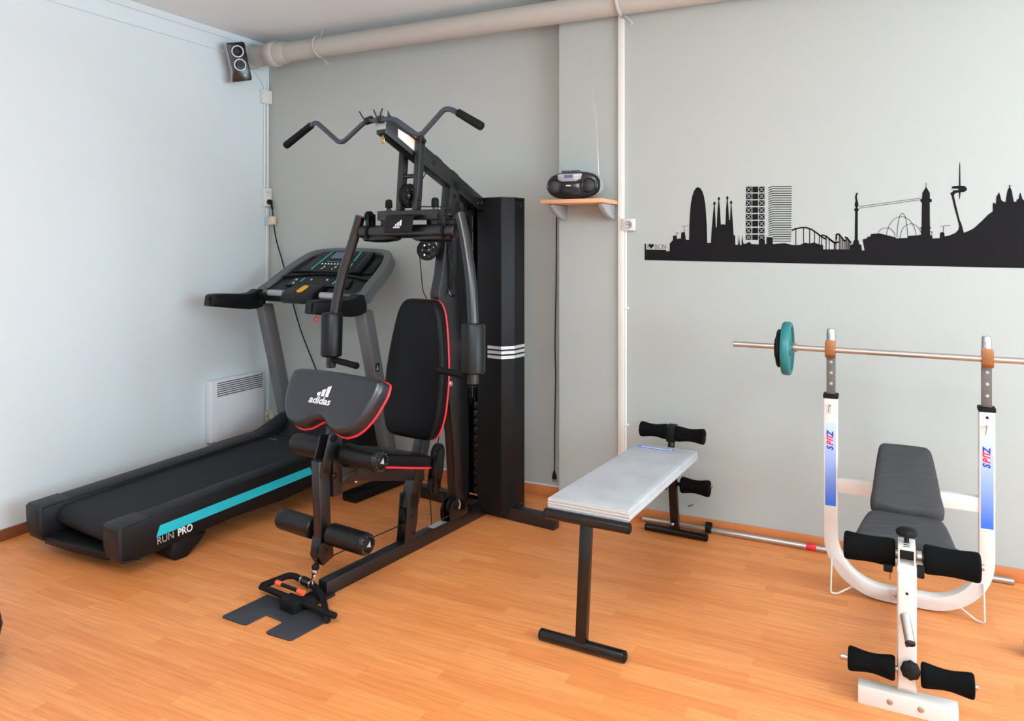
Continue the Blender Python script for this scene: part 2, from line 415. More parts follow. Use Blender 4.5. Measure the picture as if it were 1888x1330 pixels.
# junction box, trunking and sockets in the corner
t = thing('junction_box', 'small white square junction box near the top of the corner', 'box', (XL, 4.155, 2.63))
MB().box(0, .035, -.05, .043, -.05, .05).build('box_body', M['white'], t, .004)
MB().box(.035, .04, -.045, .039, -.045, .045).build('lid', M['white'], t, .003)
mb = MB()
for y in (4.145, 4.172): mb.tube([(XL + .009, y, 2.58), (XL + .009, y, 1.96)], .008, 0, 8)
tag(mb.build('corner_conduit', M['white']), 'pair of thin white conduits joining junction box and double socket in the corner', 'conduit')
tag(MB().tube([(XL + .0078, 4.168, 1.81), (XL + .0078, 4.168, .31)], .008, 0, 8).build('lower_conduit', M['white']), 'white conduit running from the double socket down behind the treadmill', 'conduit')
tag(MB().tube([(XL + .007, 4.185, 2.76), (XL + .007, 4.185, 2.69)], .006, 0, 8).build('short_conduit', M['white']), 'short white conduit stub between pipe and junction box', 'conduit')
def socket(name, loc, rz, label, cols, n, parent_m):
    """wall socket facing local -y"""
    t = thing(name, label, 'socket', loc, rz)
    h = .068 * n
    MB().box(-.035, .035, -.035, 0, -h / 2, h / 2).build('housing', parent_m, t, .005)
    for k in range(n):
        z = -h / 2 + .034 + .068 * k
        w = MB().lathe([(.0003, .024), (.002, .023), (.002, .020), (.0008, .018), (.0006, 0)], (0, -.035, z), (0, -1, 0), 24).build('socket_well', M['cream'] if parent_m is M['white'] else M['silver'], t)
        mb = MB()
        for s in (-1, 1): mb.lathe([(0, .003), (.001, .003)], (s * .008, -.0357, z), (0, -1, 0), 8)
        mb.build('contact', M['black'], w)
    return t
socket('double_socket', (XL, 4.160, 1.887), 90, 'white double wall socket in the corner with a black plug below', 1, 2, M['white'])
socket('wall_socket', (-1.268, YM, 1.652), 0, 'square cream wall socket on the back wall beside the white strip', 1, 1, M['cream'])
tag(MB().tube([(-1.291, YM - .008, 1.617), (-1.291, YM - .008, 1.1), (-1.291, YM - .008, .062)], .0075, 0, 10).build('socket_conduit', M['white']), 'thin white conduit running down from the cream wall socket', 'conduit')
for z in (1.18, .52):
    tag(MB().box(-1.305, -1.272, YM - .018, YM, z - .006, z + .006).build('conduit_clip', M['white'], None, .002),
        'white clip on the thin conduit, ' + ('upper of the two' if z > 1 else 'lower of the two'), 'clip', 'clips on the thin conduit')
# low socket with cream plug beside heater
t = socket('low_socket', (XL, 4.165, .27), 90, 'cream low wall socket right of the heater', 1, 1, M['cream'])
tag(MB().box(XL + .037, XL + .075, 4.148, 4.182, .25, .29).build('heater_plug', M['tag'], None, .006), 'yellowed cream plug pushed into the low socket by the heater', 'plug')
# treadmill mains lead
t = thing('mains_plug', 'black plug in the double socket in the corner', 'plug', (XL + .036, 4.160, 1.853))
MB().lathe([(0, .019), (.012, .019), (.022, .016), (.030, .010), (.032, 0)], (0, 0, 0), (1, 0, 0), 20).build('plug_body', M['cord'], t)
MB().tube([(.022, 0, -.005), (.03, 0, -.03), (.032, .004, -.055)], .008, .02, 10).build('strain_relief', M['cord'], t)
def sag(pts, r): return MB().tube(pts, r, .3, 8)
tag(sag([(XL + .068, 4.164, 1.80), (-4.005, 4.166, 1.60), (-3.93, 4.172, 1.40), (-3.84, 4.178, 1.10), (-3.765, 4.178, .90), (-3.60, 4.175, .60), (-3.50, 4.16, .35), (-3.44, 4.13, .2)], .0045).build('mains_lead', M['cord']),
    'black mains lead hanging from the corner socket to the treadmill', 'cord')
t = thing('cable_tag', 'cream and pale blue paper tag taped round the black mains lead', 'tag', (XL + .072, 4.16, 1.715))
MB().box(-.022, .024, -.014, .014, -.03, .03).build('tape', M['tag'], t, .003)
MB().box(-.05, -.022, -.012, -.008, -.035, .02).build('loose_end', M['bluetag'], t)
# heater
t = thing('panel_heater', 'white panel heater with slotted grille on the left wall', 'heater', (XL, 3.845, .40))
MB().box(.0, .065, -.235, .245, -.205, .215).build('casing', M['heater'], t, .012)
g = MB(); 
for k in range(7): g.box(.0655, .0668, -.19, .225, .105 + k * .0145, .1105 + k * .0145)
g.build('grille', M['heatdark'], t)
MB().box(.064, .068, -.2, .235, -.185, .09).build('front_panel', M['heater'], t, .002)
MB().tube([(.06, .32, -.15), (.06, .32, -.20), (.05, .26, -.22), (.03, .205, -.18)], .004, .03, 8).build('heater_cord', M['cream'], t)

# ------------------------------------------------------------------ shelf with boombox
t = thing('wall_shelf', 'light beech wall shelf with silver brackets under the boombox', 'shelf', (-1.5165, YM, 1.768))
MB().box(-.1815, .1815, -.28, -.002, 0, .022).build('board', M['beech'], t, .002)
for x in (-.145, .150):
    mb = MB(); mb.prism([(-.004, -.07), (-.004, -.001), (-.215, -.001), (-.21, -.022), (-.16, -.05), (-.08, -.078), (-.03, -.085), (-.012, -.083)], x - .016, x + .016, 'x')
    mb.build('bracket', M['silver'], t, .006)
t = thing('boombox', 'rounded black boombox with silver control panel on the beech shelf', 'radio', (-1.528, 3.93, 1.79), 2)
def sup(a, b, n=3.0, N=44):
    return [(a * math.copysign(abs(math.cos(2 * PI * k / N)) ** (2 / n), math.cos(2 * PI * k / N)), b * math.copysign(abs(math.sin(2 * PI * k / N)) ** (2 / n), math.sin(2 * PI * k / N))) for k in range(N)]
def shell_loops(mb, secs, n=2.6):
    rings = []
    for y, a, b in secs: rings.append([mb.bm.verts.new((x, y, z + .079)) for x, z in sup(a, b, n)])
    for A, B in zip(rings[:-1], rings[1:]):
        for k in range(len(A)): mb._face([A[k], A[(k + 1) % len(A)], B[(k + 1) % len(A)], B[k]])
    mb._face(rings[0]); mb._face(rings[-1][::-1]); return mb
shell_loops(MB(), [(-.088, .120, .052), (-.084, .143, .068), (-.074, .152, .075), (-.062, .155, .0775)]).build('front_shell', M['boomblack'], t)
shell_loops(MB(), [(-.062, .156, .0785), (-.054, .158, .079), (.0, .156, .079), (.05, .14, .07), (.08, .11, .05)]).build('back_shell', M['silver'], t)
f = MB().prism([(-.085, .140), (-.082, .112), (-.06, .100), (.025, .100), (.052, .112), (.058, .140), (.05, .143), (-.07, .143)], -.091, -.07, 'y').build('control_panel', M['silver'], t, .003)
MB().box(-.045, .005, -.0925, -.088, .118, .137).build('display', M['lcd'], f)
mb = MB()
for k in range(4): mb.lathe([(0, .0045), (.003, .004)], (.02 + .011 * (k % 2), -.091, .116 + .014 * (k // 2)), (0, -1, 0), 10)
mb.build('button', M['print'], f)
d = MB().box(-.078, .046, -.0905, -.08, .022, .092).build('cassette_door', M['boomblack'], t, .004)
MB().box(-.05, .018, -.092, -.089, .042, .06).build('cassette_window', M['black'], d)
MB().box(-.034, -.006, -.0918, -.0895, .074, .080).build('badge', M['print'], d)
for x in (-.108, .098):
    s = MB().lathe([(0, .042), (.006, .042), (.008, .038), (.004, .034), (.004, 0)], (x, -.084, .074), (0, -1, 0), 28).build('speaker_ring', M['bmetal'], t)
    MB().lathe([(0, .034), (.003, .03), (.007, .012), (.008, 0)], (x, -.088, .074), (0, -1, 0), 24).build('speaker_mesh', M['mesh'], s)
for k in range(6): MB().box(-.075 + k * .018, -.061 + k * .018, -.05, -.02, .154, .164).build('key', M['bmetal2'], t, .002)
MB().tube([(.118, .03, .13), (.10, .05, .40), (.055, .05, .845)], [.003, .0022, .0014], 0, 8).build('antenna', M['chrome'], t)
MB().ball((.055, .05, .847), .0035, 10).build('antenna_tip', M['chrome'], t)
# lead hanging in the recess
t = thing('loose_lead', 'thin dark lead with plug hanging in the corner of the pilaster', 'cord', (-1.775, YR - .006, 0))
MB().tube([(0.01, 0, 1.79), (0.008, -.002, 1.3), (.004, -.003, 1.1), (.0, -.003, .9), (.006, -.003, .75), (.0, -.003, .5), (-.002, -.004, .16)], .0032, .1, 6).build('lead', M['cord'], t)
p = MB().lathe([(0, .004), (.012, .007), (.03, .013), (.05, .015), (.052, 0)], (-.002, -.008, .165), (0, 0, -1), 12).build('plug', M['cord'], t)
for s in (-1, 1): MB().cyl((-.002 + s * .008, -.008, .113), (-.002 + s * .008, -.008, .095), .0025, 8).build('pin', M['chrome'], p)
tag(MB().box(-.941, -.911, YM - .001, YM, .113, .121, lambda v: Vector((v.x, v.y, v.z + (v.x + .926) * .4))).build('wall_scuff', M['shell']), 'small dark grey scuff on the back wall above the skirting', 'mark')
# ------------------------------------------------------------------ skyline wall sticker
SKY= [(-1.1823, 1.5459), (-1.1746, 1.5459), (-1.1734, 1.5129), (-1.0621, 1.5117), (-1.0592, 1.5037), (-1.0413, 1.5037), (-1.0401, 1.5494), (-1.0321, 1.5517), (-1.0303, 1.5608), (-1.0229, 1.5631), (-1.0217, 1.5893), (-1.0022, 1.5915), (-1.0, 1.5722), (-0.9783, 1.5744), (-0.976, 1.6073), (-0.9567, 1.6094), (-0.9511, 1.5664), (-0.9336, 1.5664), (-0.9319, 1.6521), (-0.9285, 1.7141), (-0.924, 1.7648), (-0.9167, 1.8041), (-0.9072, 1.8319), (-0.896, 1.8485), (-0.8848, 1.8526), (-0.8726, 1.8466), (-0.862, 1.8294), (-0.8526, 1.7995), (-0.846, 1.7574), (-0.8416, 1.707), (-0.8383, 1.6399), (-0.836, 1.5506), (-0.8162, 1.5506), (-0.8129, 1.6174), (-0.8042, 1.7119), (-0.8003, 1.7536), (-0.8053, 1.7609), (-0.802, 1.7675), (-0.7976, 1.7752), (-0.7932, 1.7673), (-0.79, 1.7606), (-0.7954, 1.7535), (-0.7932, 1.7062), (-0.79, 1.6339), (-0.7856, 1.6338), (-0.7812, 1.7282), (-0.7763, 1.778), (-0.7812, 1.7864), (-0.778, 1.7919), (-0.7742, 1.8001), (-0.7704, 1.7917), (-0.7671, 1.7861), (-0.7725, 1.7779), (-0.7682, 1.7279), (-0.7638, 1.6475), (-0.7541, 1.6502), (-0.74, 1.6467), (-0.7368, 1.7273), (-0.7325, 1.7813), (-0.7368, 1.7891), (-0.7335, 1.7946), (-0.7298, 1.8033), (-0.726, 1.7944), (-0.7228, 1.7888), (-0.7276, 1.7812), (-0.7238, 1.727), (-0.7206, 1.6718), (-0.7163, 1.6718), (-0.712, 1.7571), (-0.7174, 1.7644), (-0.7136, 1.7698), (-0.7099, 1.7785), (-0.7061, 1.7696), (-0.7024, 1.764), (-0.7083, 1.757), (-0.7045, 1.7046), (-0.6992, 1.622), (-0.697, 1.5901), (-0.6896, 1.5912), (-0.6885, 1.5396), (-0.6746, 1.5396), (-0.6714, 1.567), (-0.6698, 1.5944), (-0.6677, 1.567), (-0.664, 1.5385), (-0.6566, 1.5385), (-0.6545, 1.5724), (-0.6523, 1.5899), (-0.6502, 1.5697), (-0.647, 1.5462), (-0.6375, 1.5451), (-0.6154, 1.556), (-0.606, 1.544), (-0.5695, 1.5419), (-0.5684, 1.582), (-0.5405, 1.5797), (-0.5384, 1.5441), (-0.5312, 1.5441), (-0.5301, 1.5808), (-0.5004, 1.5796), (-0.4994, 1.5441), (-0.4404, 1.5484), (-0.4002, 1.5388), (-0.3664, 1.5399), (-0.3436, 1.5516), (-0.321, 1.5463), (-0.3014, 1.5526), (-0.2722, 1.5411), (-0.2576, 1.539), (-0.2567, 1.5171), (-0.2009, 1.5173), (-0.1336, 1.5172), (-0.1317, 1.5403), (-0.1205, 1.5439), (-0.1168, 1.5623), (-0.1121, 1.5633), (-0.1103, 1.7064), (-0.1149, 1.7136), (-0.1131, 1.7207), (-0.1075, 1.7227), (-0.1131, 1.7391), (-0.1094, 1.7554), (-0.1084, 1.7605), (-0.1112, 1.7779), (-0.1056, 1.7972), (-0.0955, 1.7989), (-0.101, 1.7879), (-0.1019, 1.7726), (-0.0992, 1.7603), (-0.0982, 1.7551), (-0.0945, 1.7387), (-0.1001, 1.7225), (-0.0945, 1.7193), (-0.0936, 1.7122), (-0.0982, 1.7062), (-0.0982, 1.5633), (-0.0945, 1.5623), (-0.0918, 1.5439), (-0.0816, 1.5398), (-0.0797, 1.5134), (-0.0678, 1.5124), (-0.077, 1.5673), (-0.0577, 1.5724), (-0.0558, 1.5795), (-0.0412, 1.5825), (-0.0394, 1.5936), (-0.003, 1.5974), (0.0259, 1.5892), (0.0688, 1.577), (0.071, 1.572), (0.121, 1.5739), (0.1227, 1.5838), (0.1612, 1.5866), (0.1768, 1.5895), (0.1776, 1.6161), (0.1724, 1.6221), (0.1794, 1.627), (0.1811, 1.7444), (0.1742, 1.7475), (0.175, 1.7603), (0.1811, 1.7621), (0.1828, 1.7897), (0.1984, 1.8197), (0.2139, 1.7888), (0.2147, 1.7612), (0.2224, 1.7581), (0.2224, 1.7453), (0.2139, 1.7436), (0.2147, 1.6266), (0.2199, 1.6207), (0.2147, 1.6158), (0.2156, 1.5864), (0.2242, 1.5844), (0.225, 1.5716), (0.2549, 1.5725), (0.2566, 1.5979), (0.2642, 1.6018), (0.2744, 1.5978), (0.2752, 1.5812), (0.2938, 1.585), (0.3189, 1.5966), (0.3315, 1.611), (0.334, 1.6303), (0.3315, 1.6449), (0.3147, 1.7179), (0.3038, 1.7715), (0.298, 1.7853), (0.3089, 1.7918), (0.3089, 1.7986), (0.3315, 1.7988), (0.3323, 1.8046), (0.3047, 1.8065), (0.3038, 1.8143), (0.3106, 1.8179), (0.3335, 1.8191), (0.3356, 1.9158), (0.3373, 1.9322), (0.339, 1.9156), (0.3402, 1.8189), (0.3564, 1.8174), (0.3663, 1.8059), (0.3647, 1.7949), (0.3522, 1.7885), (0.3406, 1.7879), (0.3381, 1.7609), (0.3369, 1.7537), (0.3352, 1.761), (0.3335, 1.7872), (0.3189, 1.7837), (0.3131, 1.7737), (0.3231, 1.7225), (0.3365, 1.6593), (0.3439, 1.6399), (0.3539, 1.5973), (0.3729, 1.6059), (0.3935, 1.6182), (0.4262, 1.6524), (0.4505, 1.6816), (0.4683, 1.6956), (0.4683, 1.7308), (0.4723, 1.7364), (0.4803, 1.7296), (0.4827, 1.7618), (0.4908, 1.7806), (0.494, 1.7814), (0.4987, 1.7614), (0.5019, 1.7471), (0.5107, 1.7393), (0.5179, 1.7382), (0.5211, 1.7655), (0.5266, 1.7937), (0.5322, 1.8053), (0.533, 1.8114), (0.5242, 1.8112), (0.533, 1.8133), (0.5341, 1.8189), (0.5353, 1.8132), (0.544, 1.8106), (0.5353, 1.8094), (0.5369, 1.8028), (0.5424, 1.7885), (0.5464, 1.7601), (0.5503, 1.7388), (0.559, 1.7372), (0.5621, 1.7493), (0.5684, 1.7501), (0.5708, 1.7688), (0.5747, 1.78), (0.5794, 1.7639), (0.5841, 1.7473), (0.5888, 1.7449), (0.6168, 1.6835), (0.6175, 1.4343), (-1.1823, 1.4532)]
BLK= [((-0.6344, 1.8465), (-0.6049, 1.8161)), ((-0.6018, 1.8454), (-0.5726, 1.8152)), ((-0.5695, 1.8443), (-0.5405, 1.8142)), ((-0.6346, 1.8104), (-0.6052, 1.7801)), ((-0.6018, 1.8094), (-0.5726, 1.7793)), ((-0.5695, 1.8084), (-0.5405, 1.7784)), ((-0.6348, 1.7742), (-0.6054, 1.7441)), ((-0.6018, 1.7734), (-0.5726, 1.7434)), ((-0.5695, 1.7726), (-0.5405, 1.7427)), ((-0.635, 1.7381), (-0.6056, 1.7081)), ((-0.6018, 1.7374), (-0.5726, 1.7075)), ((-0.5695, 1.7367), (-0.5405, 1.7069)), ((-0.6352, 1.7019), (-0.6058, 1.672)), ((-0.6018, 1.7013), (-0.5726, 1.6716)), ((-0.5695, 1.7008), (-0.5405, 1.6711)), ((-0.6354, 1.6658), (-0.606, 1.636)), ((-0.6018, 1.6653), (-0.5726, 1.6357)), ((-0.5695, 1.6649), (-0.5405, 1.6354)), ((-0.6356, 1.6296), (-0.6062, 1.6)), ((-0.6018, 1.6293), (-0.5726, 1.5998)), ((-0.5695, 1.629), (-0.5405, 1.5996)), ((-0.6358, 1.5935), (-0.6064, 1.565)), ((-0.6018, 1.5933), (-0.5726, 1.565)), ((-0.5695, 1.5931), (-0.5405, 1.5649))]
STR= [[(-0.5199, 1.8362), (-0.5004, 1.8431), (-0.4072, 1.84)], [(-0.5199, 1.8244), (-0.5004, 1.8313), (-0.4074, 1.8283)], [(-0.5199, 1.8125), (-0.5004, 1.8194), (-0.4075, 1.8166)], [(-0.5199, 1.8006), (-0.5004, 1.8076), (-0.4077, 1.8049)], [(-0.5199, 1.7888), (-0.5004, 1.7958), (-0.4078, 1.7932)], [(-0.5199, 1.7769), (-0.5004, 1.7839), (-0.408, 1.7815)], [(-0.5199, 1.7651), (-0.5004, 1.7721), (-0.4081, 1.7698)], [(-0.5199, 1.7532), (-0.5004, 1.7603), (-0.4083, 1.7581)], [(-0.5199, 1.7413), (-0.5004, 1.7485), (-0.4084, 1.7464)], [(-0.5199, 1.7295), (-0.5004, 1.7366), (-0.4086, 1.7347)], [(-0.5199, 1.7176), (-0.5004, 1.7248), (-0.4087, 1.723)], [(-0.5199, 1.7058), (-0.5004, 1.713), (-0.4089, 1.7113)], [(-0.5199, 1.6939), (-0.5004, 1.7011), (-0.409, 1.6996)], [(-0.5199, 1.6821), (-0.5004, 1.6893), (-0.4092, 1.6878)], [(-0.5199, 1.6702), (-0.5004, 1.6775), (-0.4093, 1.6761)], [(-0.5199, 1.6583), (-0.5004, 1.6656), (-0.4095, 1.6644)], [(-0.5199, 1.6465), (-0.5004, 1.6538), (-0.4097, 1.6527)], [(-0.5199, 1.6346), (-0.5004, 1.642), (-0.4098, 1.641)], [(-0.5199, 1.6228), (-0.5004, 1.6301), (-0.41, 1.6293)], [(-0.5199, 1.6109), (-0.5004, 1.6183), (-0.4101, 1.6176)], [(-0.5199, 1.599), (-0.5004, 1.6065), (-0.4103, 1.6059)], [(-0.5199, 1.5872), (-0.5004, 1.5946), (-0.4104, 1.5942)], [(-0.4994, 1.5828), (-0.4113, 1.5825)], [(-0.4994, 1.571), (-0.4113, 1.5708)], [(-0.4994, 1.5591), (-0.4113, 1.559)]]
COA= [[(-0.4052, 1.6144), (-0.3903, 1.6217), (-0.3604, 1.6278), (-0.3357, 1.6276), (-0.3112, 1.6179), (-0.2868, 1.5998), (-0.2625, 1.5798), (-0.2432, 1.5683)], [(-0.2664, 1.584), (-0.2596, 1.5892), (-0.2432, 1.5839), (-0.2239, 1.5661), (-0.2009, 1.5484), (-0.2261, 1.5676), (-0.2118, 1.5552), (-0.1976, 1.55), (-0.1834, 1.5552)], [(-0.1966, 1.5686), (-0.1957, 1.5892), (-0.1919, 1.5944), (-0.1834, 1.5933), (-0.173, 1.5788), (-0.1598, 1.5603), (-0.1532, 1.5613)], [(-0.1551, 1.5778), (-0.1481, 1.5762), (-0.1364, 1.5603), (-0.1294, 1.551)]]
POST= [[(-0.3863, 1.6217), (-0.3863, 1.5399)], [(-0.3495, 1.6266), (-0.3495, 1.5505)], [(-0.3205, 1.6211), (-0.3205, 1.5474)], [(-0.2975, 1.6083), (-0.2975, 1.5505)], [(-0.2751, 1.5924), (-0.2751, 1.54)], [(-0.2634, 1.5819), (-0.2634, 1.5401)], [(-0.2432, 1.5839), (-0.2432, 1.5171)], [(-0.2292, 1.5714), (-0.2292, 1.5172)], [(-0.2038, 1.5505), (-0.2038, 1.5173)], [(-0.2052, 1.5531), (-0.2052, 1.5169)], [(-0.1976, 1.5789), (-0.1976, 1.517)], [(-0.1824, 1.5923), (-0.1824, 1.517)], [(-0.1749, 1.5789), (-0.1749, 1.5171)], [(-0.1673, 1.5685), (-0.1673, 1.5171)], [(-0.1598, 1.5603), (-0.1598, 1.5171)], [(-0.1523, 1.5757), (-0.1523, 1.5171)], [(-0.1467, 1.5726), (-0.1467, 1.5172)], [(-0.1401, 1.5633), (-0.1401, 1.5172)], [(-0.1345, 1.5572), (-0.1345, 1.5172)]]
THIN= [[(-0.0918, 1.7305), (0.1768, 1.7652)], [(-0.0918, 1.7213), (0.1768, 1.7573)], [(-0.9601, 1.6094), (-0.9601, 1.6411)], [(-0.9749, 1.6401), (-0.9364, 1.6431)], [(-1.0, 1.5915), (-1.0, 1.6063)], [(-1.0068, 1.6052), (-0.9885, 1.6028)], [(0.271, 1.6007), (0.271, 1.629)], [(0.2583, 1.6292), (0.298, 1.6327)], [(0.1984, 1.8188), (0.1984, 1.8384)], [(0.2224, 1.5849), (0.2224, 1.605)], [(0.2164, 1.604), (0.2259, 1.603)], [(-0.0075, 1.5991), (-0.0029, 1.6074), (0.0032, 1.6144), (0.0105, 1.6196), (0.0187, 1.6228), (0.0274, 1.6239), (0.036, 1.6228), (0.0442, 1.6196), (0.0516, 1.6144), (0.0577, 1.6075), (0.0623, 1.5993), (0.0652, 1.5902), (0.0661, 1.5805)], [(0.0292, 1.5878), (0.0333, 1.6125), (0.041, 1.6348), (0.0517, 1.6534), (0.0649, 1.6672), (0.0797, 1.6754), (0.0953, 1.6776), (0.1108, 1.6736), (0.1251, 1.6638), (0.1376, 1.6487), (0.1475, 1.6292), (0.1542, 1.6065), (0.1574, 1.5818)], [(0.0751, 1.5791), (0.0762, 1.6102), (0.0788, 1.6386), (0.0827, 1.6625), (0.0875, 1.6804), (0.093, 1.6911), (0.0988, 1.6939), (0.1046, 1.6887), (0.11, 1.6758), (0.1145, 1.6561), (0.118, 1.6308), (0.1202, 1.6016), (0.121, 1.5704)], [(0.0883, 1.573), (0.0895, 1.5886), (0.093, 1.6034), (0.0986, 1.6166), (0.1061, 1.6276), (0.115, 1.6358), (0.1249, 1.6407), (0.1353, 1.6423), (0.1457, 1.6403), (0.1554, 1.6349), (0.1642, 1.6264), (0.1714, 1.6152), (0.1768, 1.6019)]]
t = thing('skyline_sticker', 'long black city skyline sticker on the back wall', 'wall sticker', (0, YM, 0))
def strip(mb, pts, w, d=.0012):
    pts = [Vector(p) for p in pts]
    for a, b in zip(pts[:-1], pts[1:]):
        e = (b - a).normalized() * w * .3; nn = Vector((-(b - a).y, (b - a).x)).normalized() * w / 2
        mb.prism([a - e + nn, b + e + nn, b + e - nn, a - e - nn], -d, -.0002, 'y')
MB().prism(SKY, -.001, -.0001, 'y').build('silhouette', M['sticker'], t, flat=True)
mb = MB()
for (x0, z0), (x1, z1) in BLK: mb.prism([(x0, z0), (x1, z0), (x1, z1), (x0, z1)], -.001, -.0002, 'y')
o = mb.build('lattice_tower', M['sticker'], t, flat=True)
for col in (0, 2):
  mb = MB()
  for i, ((x0, z0), (x1, z1)) in enumerate(BLK):
    if i % 3 != col: continue
    a, b = x0 + .004, x1 - .004; c, d = z0 - .004, z1 + .004
    strip(mb, [(a, c), (b, d)], .0022, .0016); strip(mb, [(a, d), (b, c)], .0022, .0018)
  mb.build('lattice_cross', M['wall_b'], o, flat=True)
mb = MB()
for l in STR: strip(mb, l, .0046)
mb.build('striped_tower', M['stickgrey'], t, flat=True)
mb = MB()
for l in COA: strip(mb, l, .0075)
for l in POST: strip(mb, l, .0038)
mb.build('roller_coaster', M['sticker'], t, flat=True)
mb = MB()
for l in THIN: strip(mb, l, .0022)
mb.build('fine_lines', M['stickgrey'], t, flat=True)
hz = frame((-1.1445, -.0012, 1.5165), (1, 0, 0), (0, 0, 1), (0, -1, 0))
hp = [(0, 0), (.0135, .0155), (.0145, .0225), (.011, .0275), (.005, .0275), (0, .0225), (-.005, .0275), (-.011, .0275), (-.0145, .0225), (-.0135, .0155)]
MB().prism(hp, 0, .001, 'z', lambda v: hz @ v).build('heart', M['sticker'], t, flat=True)
text_mesh('lettering', 'I', .036, frame((-1.1675, -.0006, 1.517), (1, 0, 0), (0, 0, 1), (0, -1, 0)), M['stickgrey'], t, -.0003)
text_mesh('lettering', 'BCN', .036, frame((-1.1275, -.0006, 1.517), (1, 0, 0), (0, 0, 1), (0, -1, 0)), M['stickgrey'], t, -.0005, width=.95)
# ------------------------------------------------------------------ multi-gym
G = thing('multi_gym', 'tall black multi-gym with red piped pads and weight stack tower', 'gym machine', (-2.048, 3.69, 0), -7.5)
BM = M['bmetal']
def foam_roller(name, c, L, r, parent, m, concave=0.0, cap=None):
    """cylinder along local x centred at c"""
    prof = []
    N = 14; e = r * .22
    for i in range(5):
        a = PI / 2 * i / 4; prof.append((e * (1 - math.cos(a)) , r - e + e * math.sin(a)))
    body = [(e + (L - 2 * e) * k / N, r - concave * math.sin(PI * k / N) ** 1.4) for k in range(1, N)]
    prof = prof + body + [(L - t, q) for t, q in reversed(prof)]
    return MB().lathe([(0, 0)] + prof + [(L, 0)], (c[0] - L / 2, c[1], c[2]), (1, 0, 0), 32).build(name, m, parent)
beam = MB().box(-.028, .028, -1.127, .07, 0, .066).build('base_beam', BM, G, .004)
MB().box(-.022, .022, -.395, -.285, .0662, .0668).build('info_label', M['silver'], beam)
MB().box(-.018, .018, -.10, -.06, .0662, .09).build('cable_guide', M['bmetal2'], beam, .003)
MB().box(-.50, .47, .07, .13, 0, .070).build('rear_foot', BM, G, .004)
up = MB().prism([(-.205, .066), (-.11, .066), (-.10, .5), (-.185, 1.27), (-.195, 1.40), (-.185, 1.86), (-.255, 1.90), (-.305, 1.56), (-.335, 1.38), (-.365, 1.28), (-.355, 1.22), (-.24, .5)], -.03, .03, 'x').build('main_upright', BM, G, .005)
for p in ((.03, -.25, 1.50), (.03, -.235, 1.80), (.03, -.30, 1.15)): bolt(up, p, (1, 0, 0), .010, .006)
bolt(up, (-.012, -.322, 1.47), (0, -1, .15), .009)
# low pulley fork at the foot of the upright
fk = MB()
for x in (-.034, .028): fk.prism([(-.27, .066), (-.14, .066), (-.14, .13), (-.19, .175), (-.25, .165), (-.275, .12)], x, x + .006, 'x')
fk = fk.build('pulley_fork', M['bmetal2'], G, .002)
def pulley(name, c, r, parent, ax=(1, 0, 0), w=.022):
    o = MB().lathe([(-w / 2, r * .25), (-w / 2, r * .86), (-w / 2 * .8, r), (-w * .25, r * .93), (0, r * .86), (w * .25, r * .93), (w / 2 * .8, r), (w / 2, r * .86), (w / 2, r * .25)], c, ax, 28).build(name, M['rubber'], parent)
    a = Vector(ax).normalized()
    MB().lathe([(w / 2 - .004, r * .74), (w / 2 - .001, r * .74), (w / 2 - .001, r * .4), (w / 2 + .006, r * .3), (w / 2 + .01, r * .16), (w / 2 + .01, 0)], c, ax, 20).build('hub', M['bmetal2'], o)
    mb = MB(); u = a.cross(Vector((0, 0, 1))).normalized(); v = a.cross(u)
    for k in range(7):
        an = 2 * PI * k / 7; mb.lathe([(0, r * .085), (.001, r * .085)], Vector(c) + a * (w / 2 - .001) + (u * math.cos(an) + v * math.sin(an)) * r * .57, ax, 8)
    mb.build('spoke_hole', M['steel'], o)
    return o
pulley('low_pulley', (0, -.215, .125), .042, G)
MB().tube([(.036, -.20, .115), (.042, -.195, .14), (.038, -.205, .165)], .006, .02, 8).build('snap_hook', M['chrome'], G)
# boom
boom = MB().prism([(-.748, 2.176), (-.765, 2.075), (.0, 1.735), (.045, 1.735), (.045, 1.80)], -.03, .03, 'x').build('boom', BM, G, .004)
MB().prism([(-.751, 2.181), (-.766, 2.092), (-.772, 2.092), (-.757, 2.183), (-.735, 2.172), (-.736, 2.166)], -.034, .034, 'x').build('end_cap', M['silver'], boom, .002)  # pale silver colour stands in for window sheen on the dark cap
def on_boom(y, f): # right face, f = 0 bottom .. 1 top
    zt = 2.176 - .474 * (y + .748); return (y, zt - .092 * (1 - f))
q = [on_boom(-.675, .18), on_boom(-.545, .18), on_boom(-.54, .86), on_boom(-.675, .62)]
lb = MB().prism(q, .0302, .0308, 'x').build('warning_label', M['paper'], boom)
q = [on_boom(-.61, .74), on_boom(-.548, .76), on_boom(-.545, .84), on_boom(-.61, .76)]
MB().prism(q, .0309, .0312, 'x').build('label_stripe', M['orange'], lb)
q = [on_boom(-.60, .55), on_boom(-.55, .60), on_boom(-.548, .72), on_boom(-.60, .68)]
MB().prism(q, .0309, .0312, 'x').build('label_stripe', M['tag'], lb)
for y, f in ((-.40, .5), (-.02, .35), (.02, .6)): bolt(boom, (.03,) + on_boom(y, f), (1, 0, 0), .011, .007)
for y in (-.34, -.20):
    MB().prism([on_boom(y - .045, 1), on_boom(y + .045, 1), (y + .025, on_boom(y + .025, 1)[1] + .016), (y - .025, on_boom(y - .025, 1)[1] + .016)], -.012, .012, 'x').build('pulley_cover', M['bmetal2'], boom)
pulley('tip_pulley', (0, -.715, 2.085), .038, G)
mb = MB(); mb.tube([(0, -.745, 2.08), (0, -.75, 2.055)], .004, 0, 8); mb.tube([(.0 + .010 * math.cos(k * PI / 7), -.75, 2.045 + .018 * math.sin(k * PI / 7)) for k in range(14)], .003, 0, 8, True)
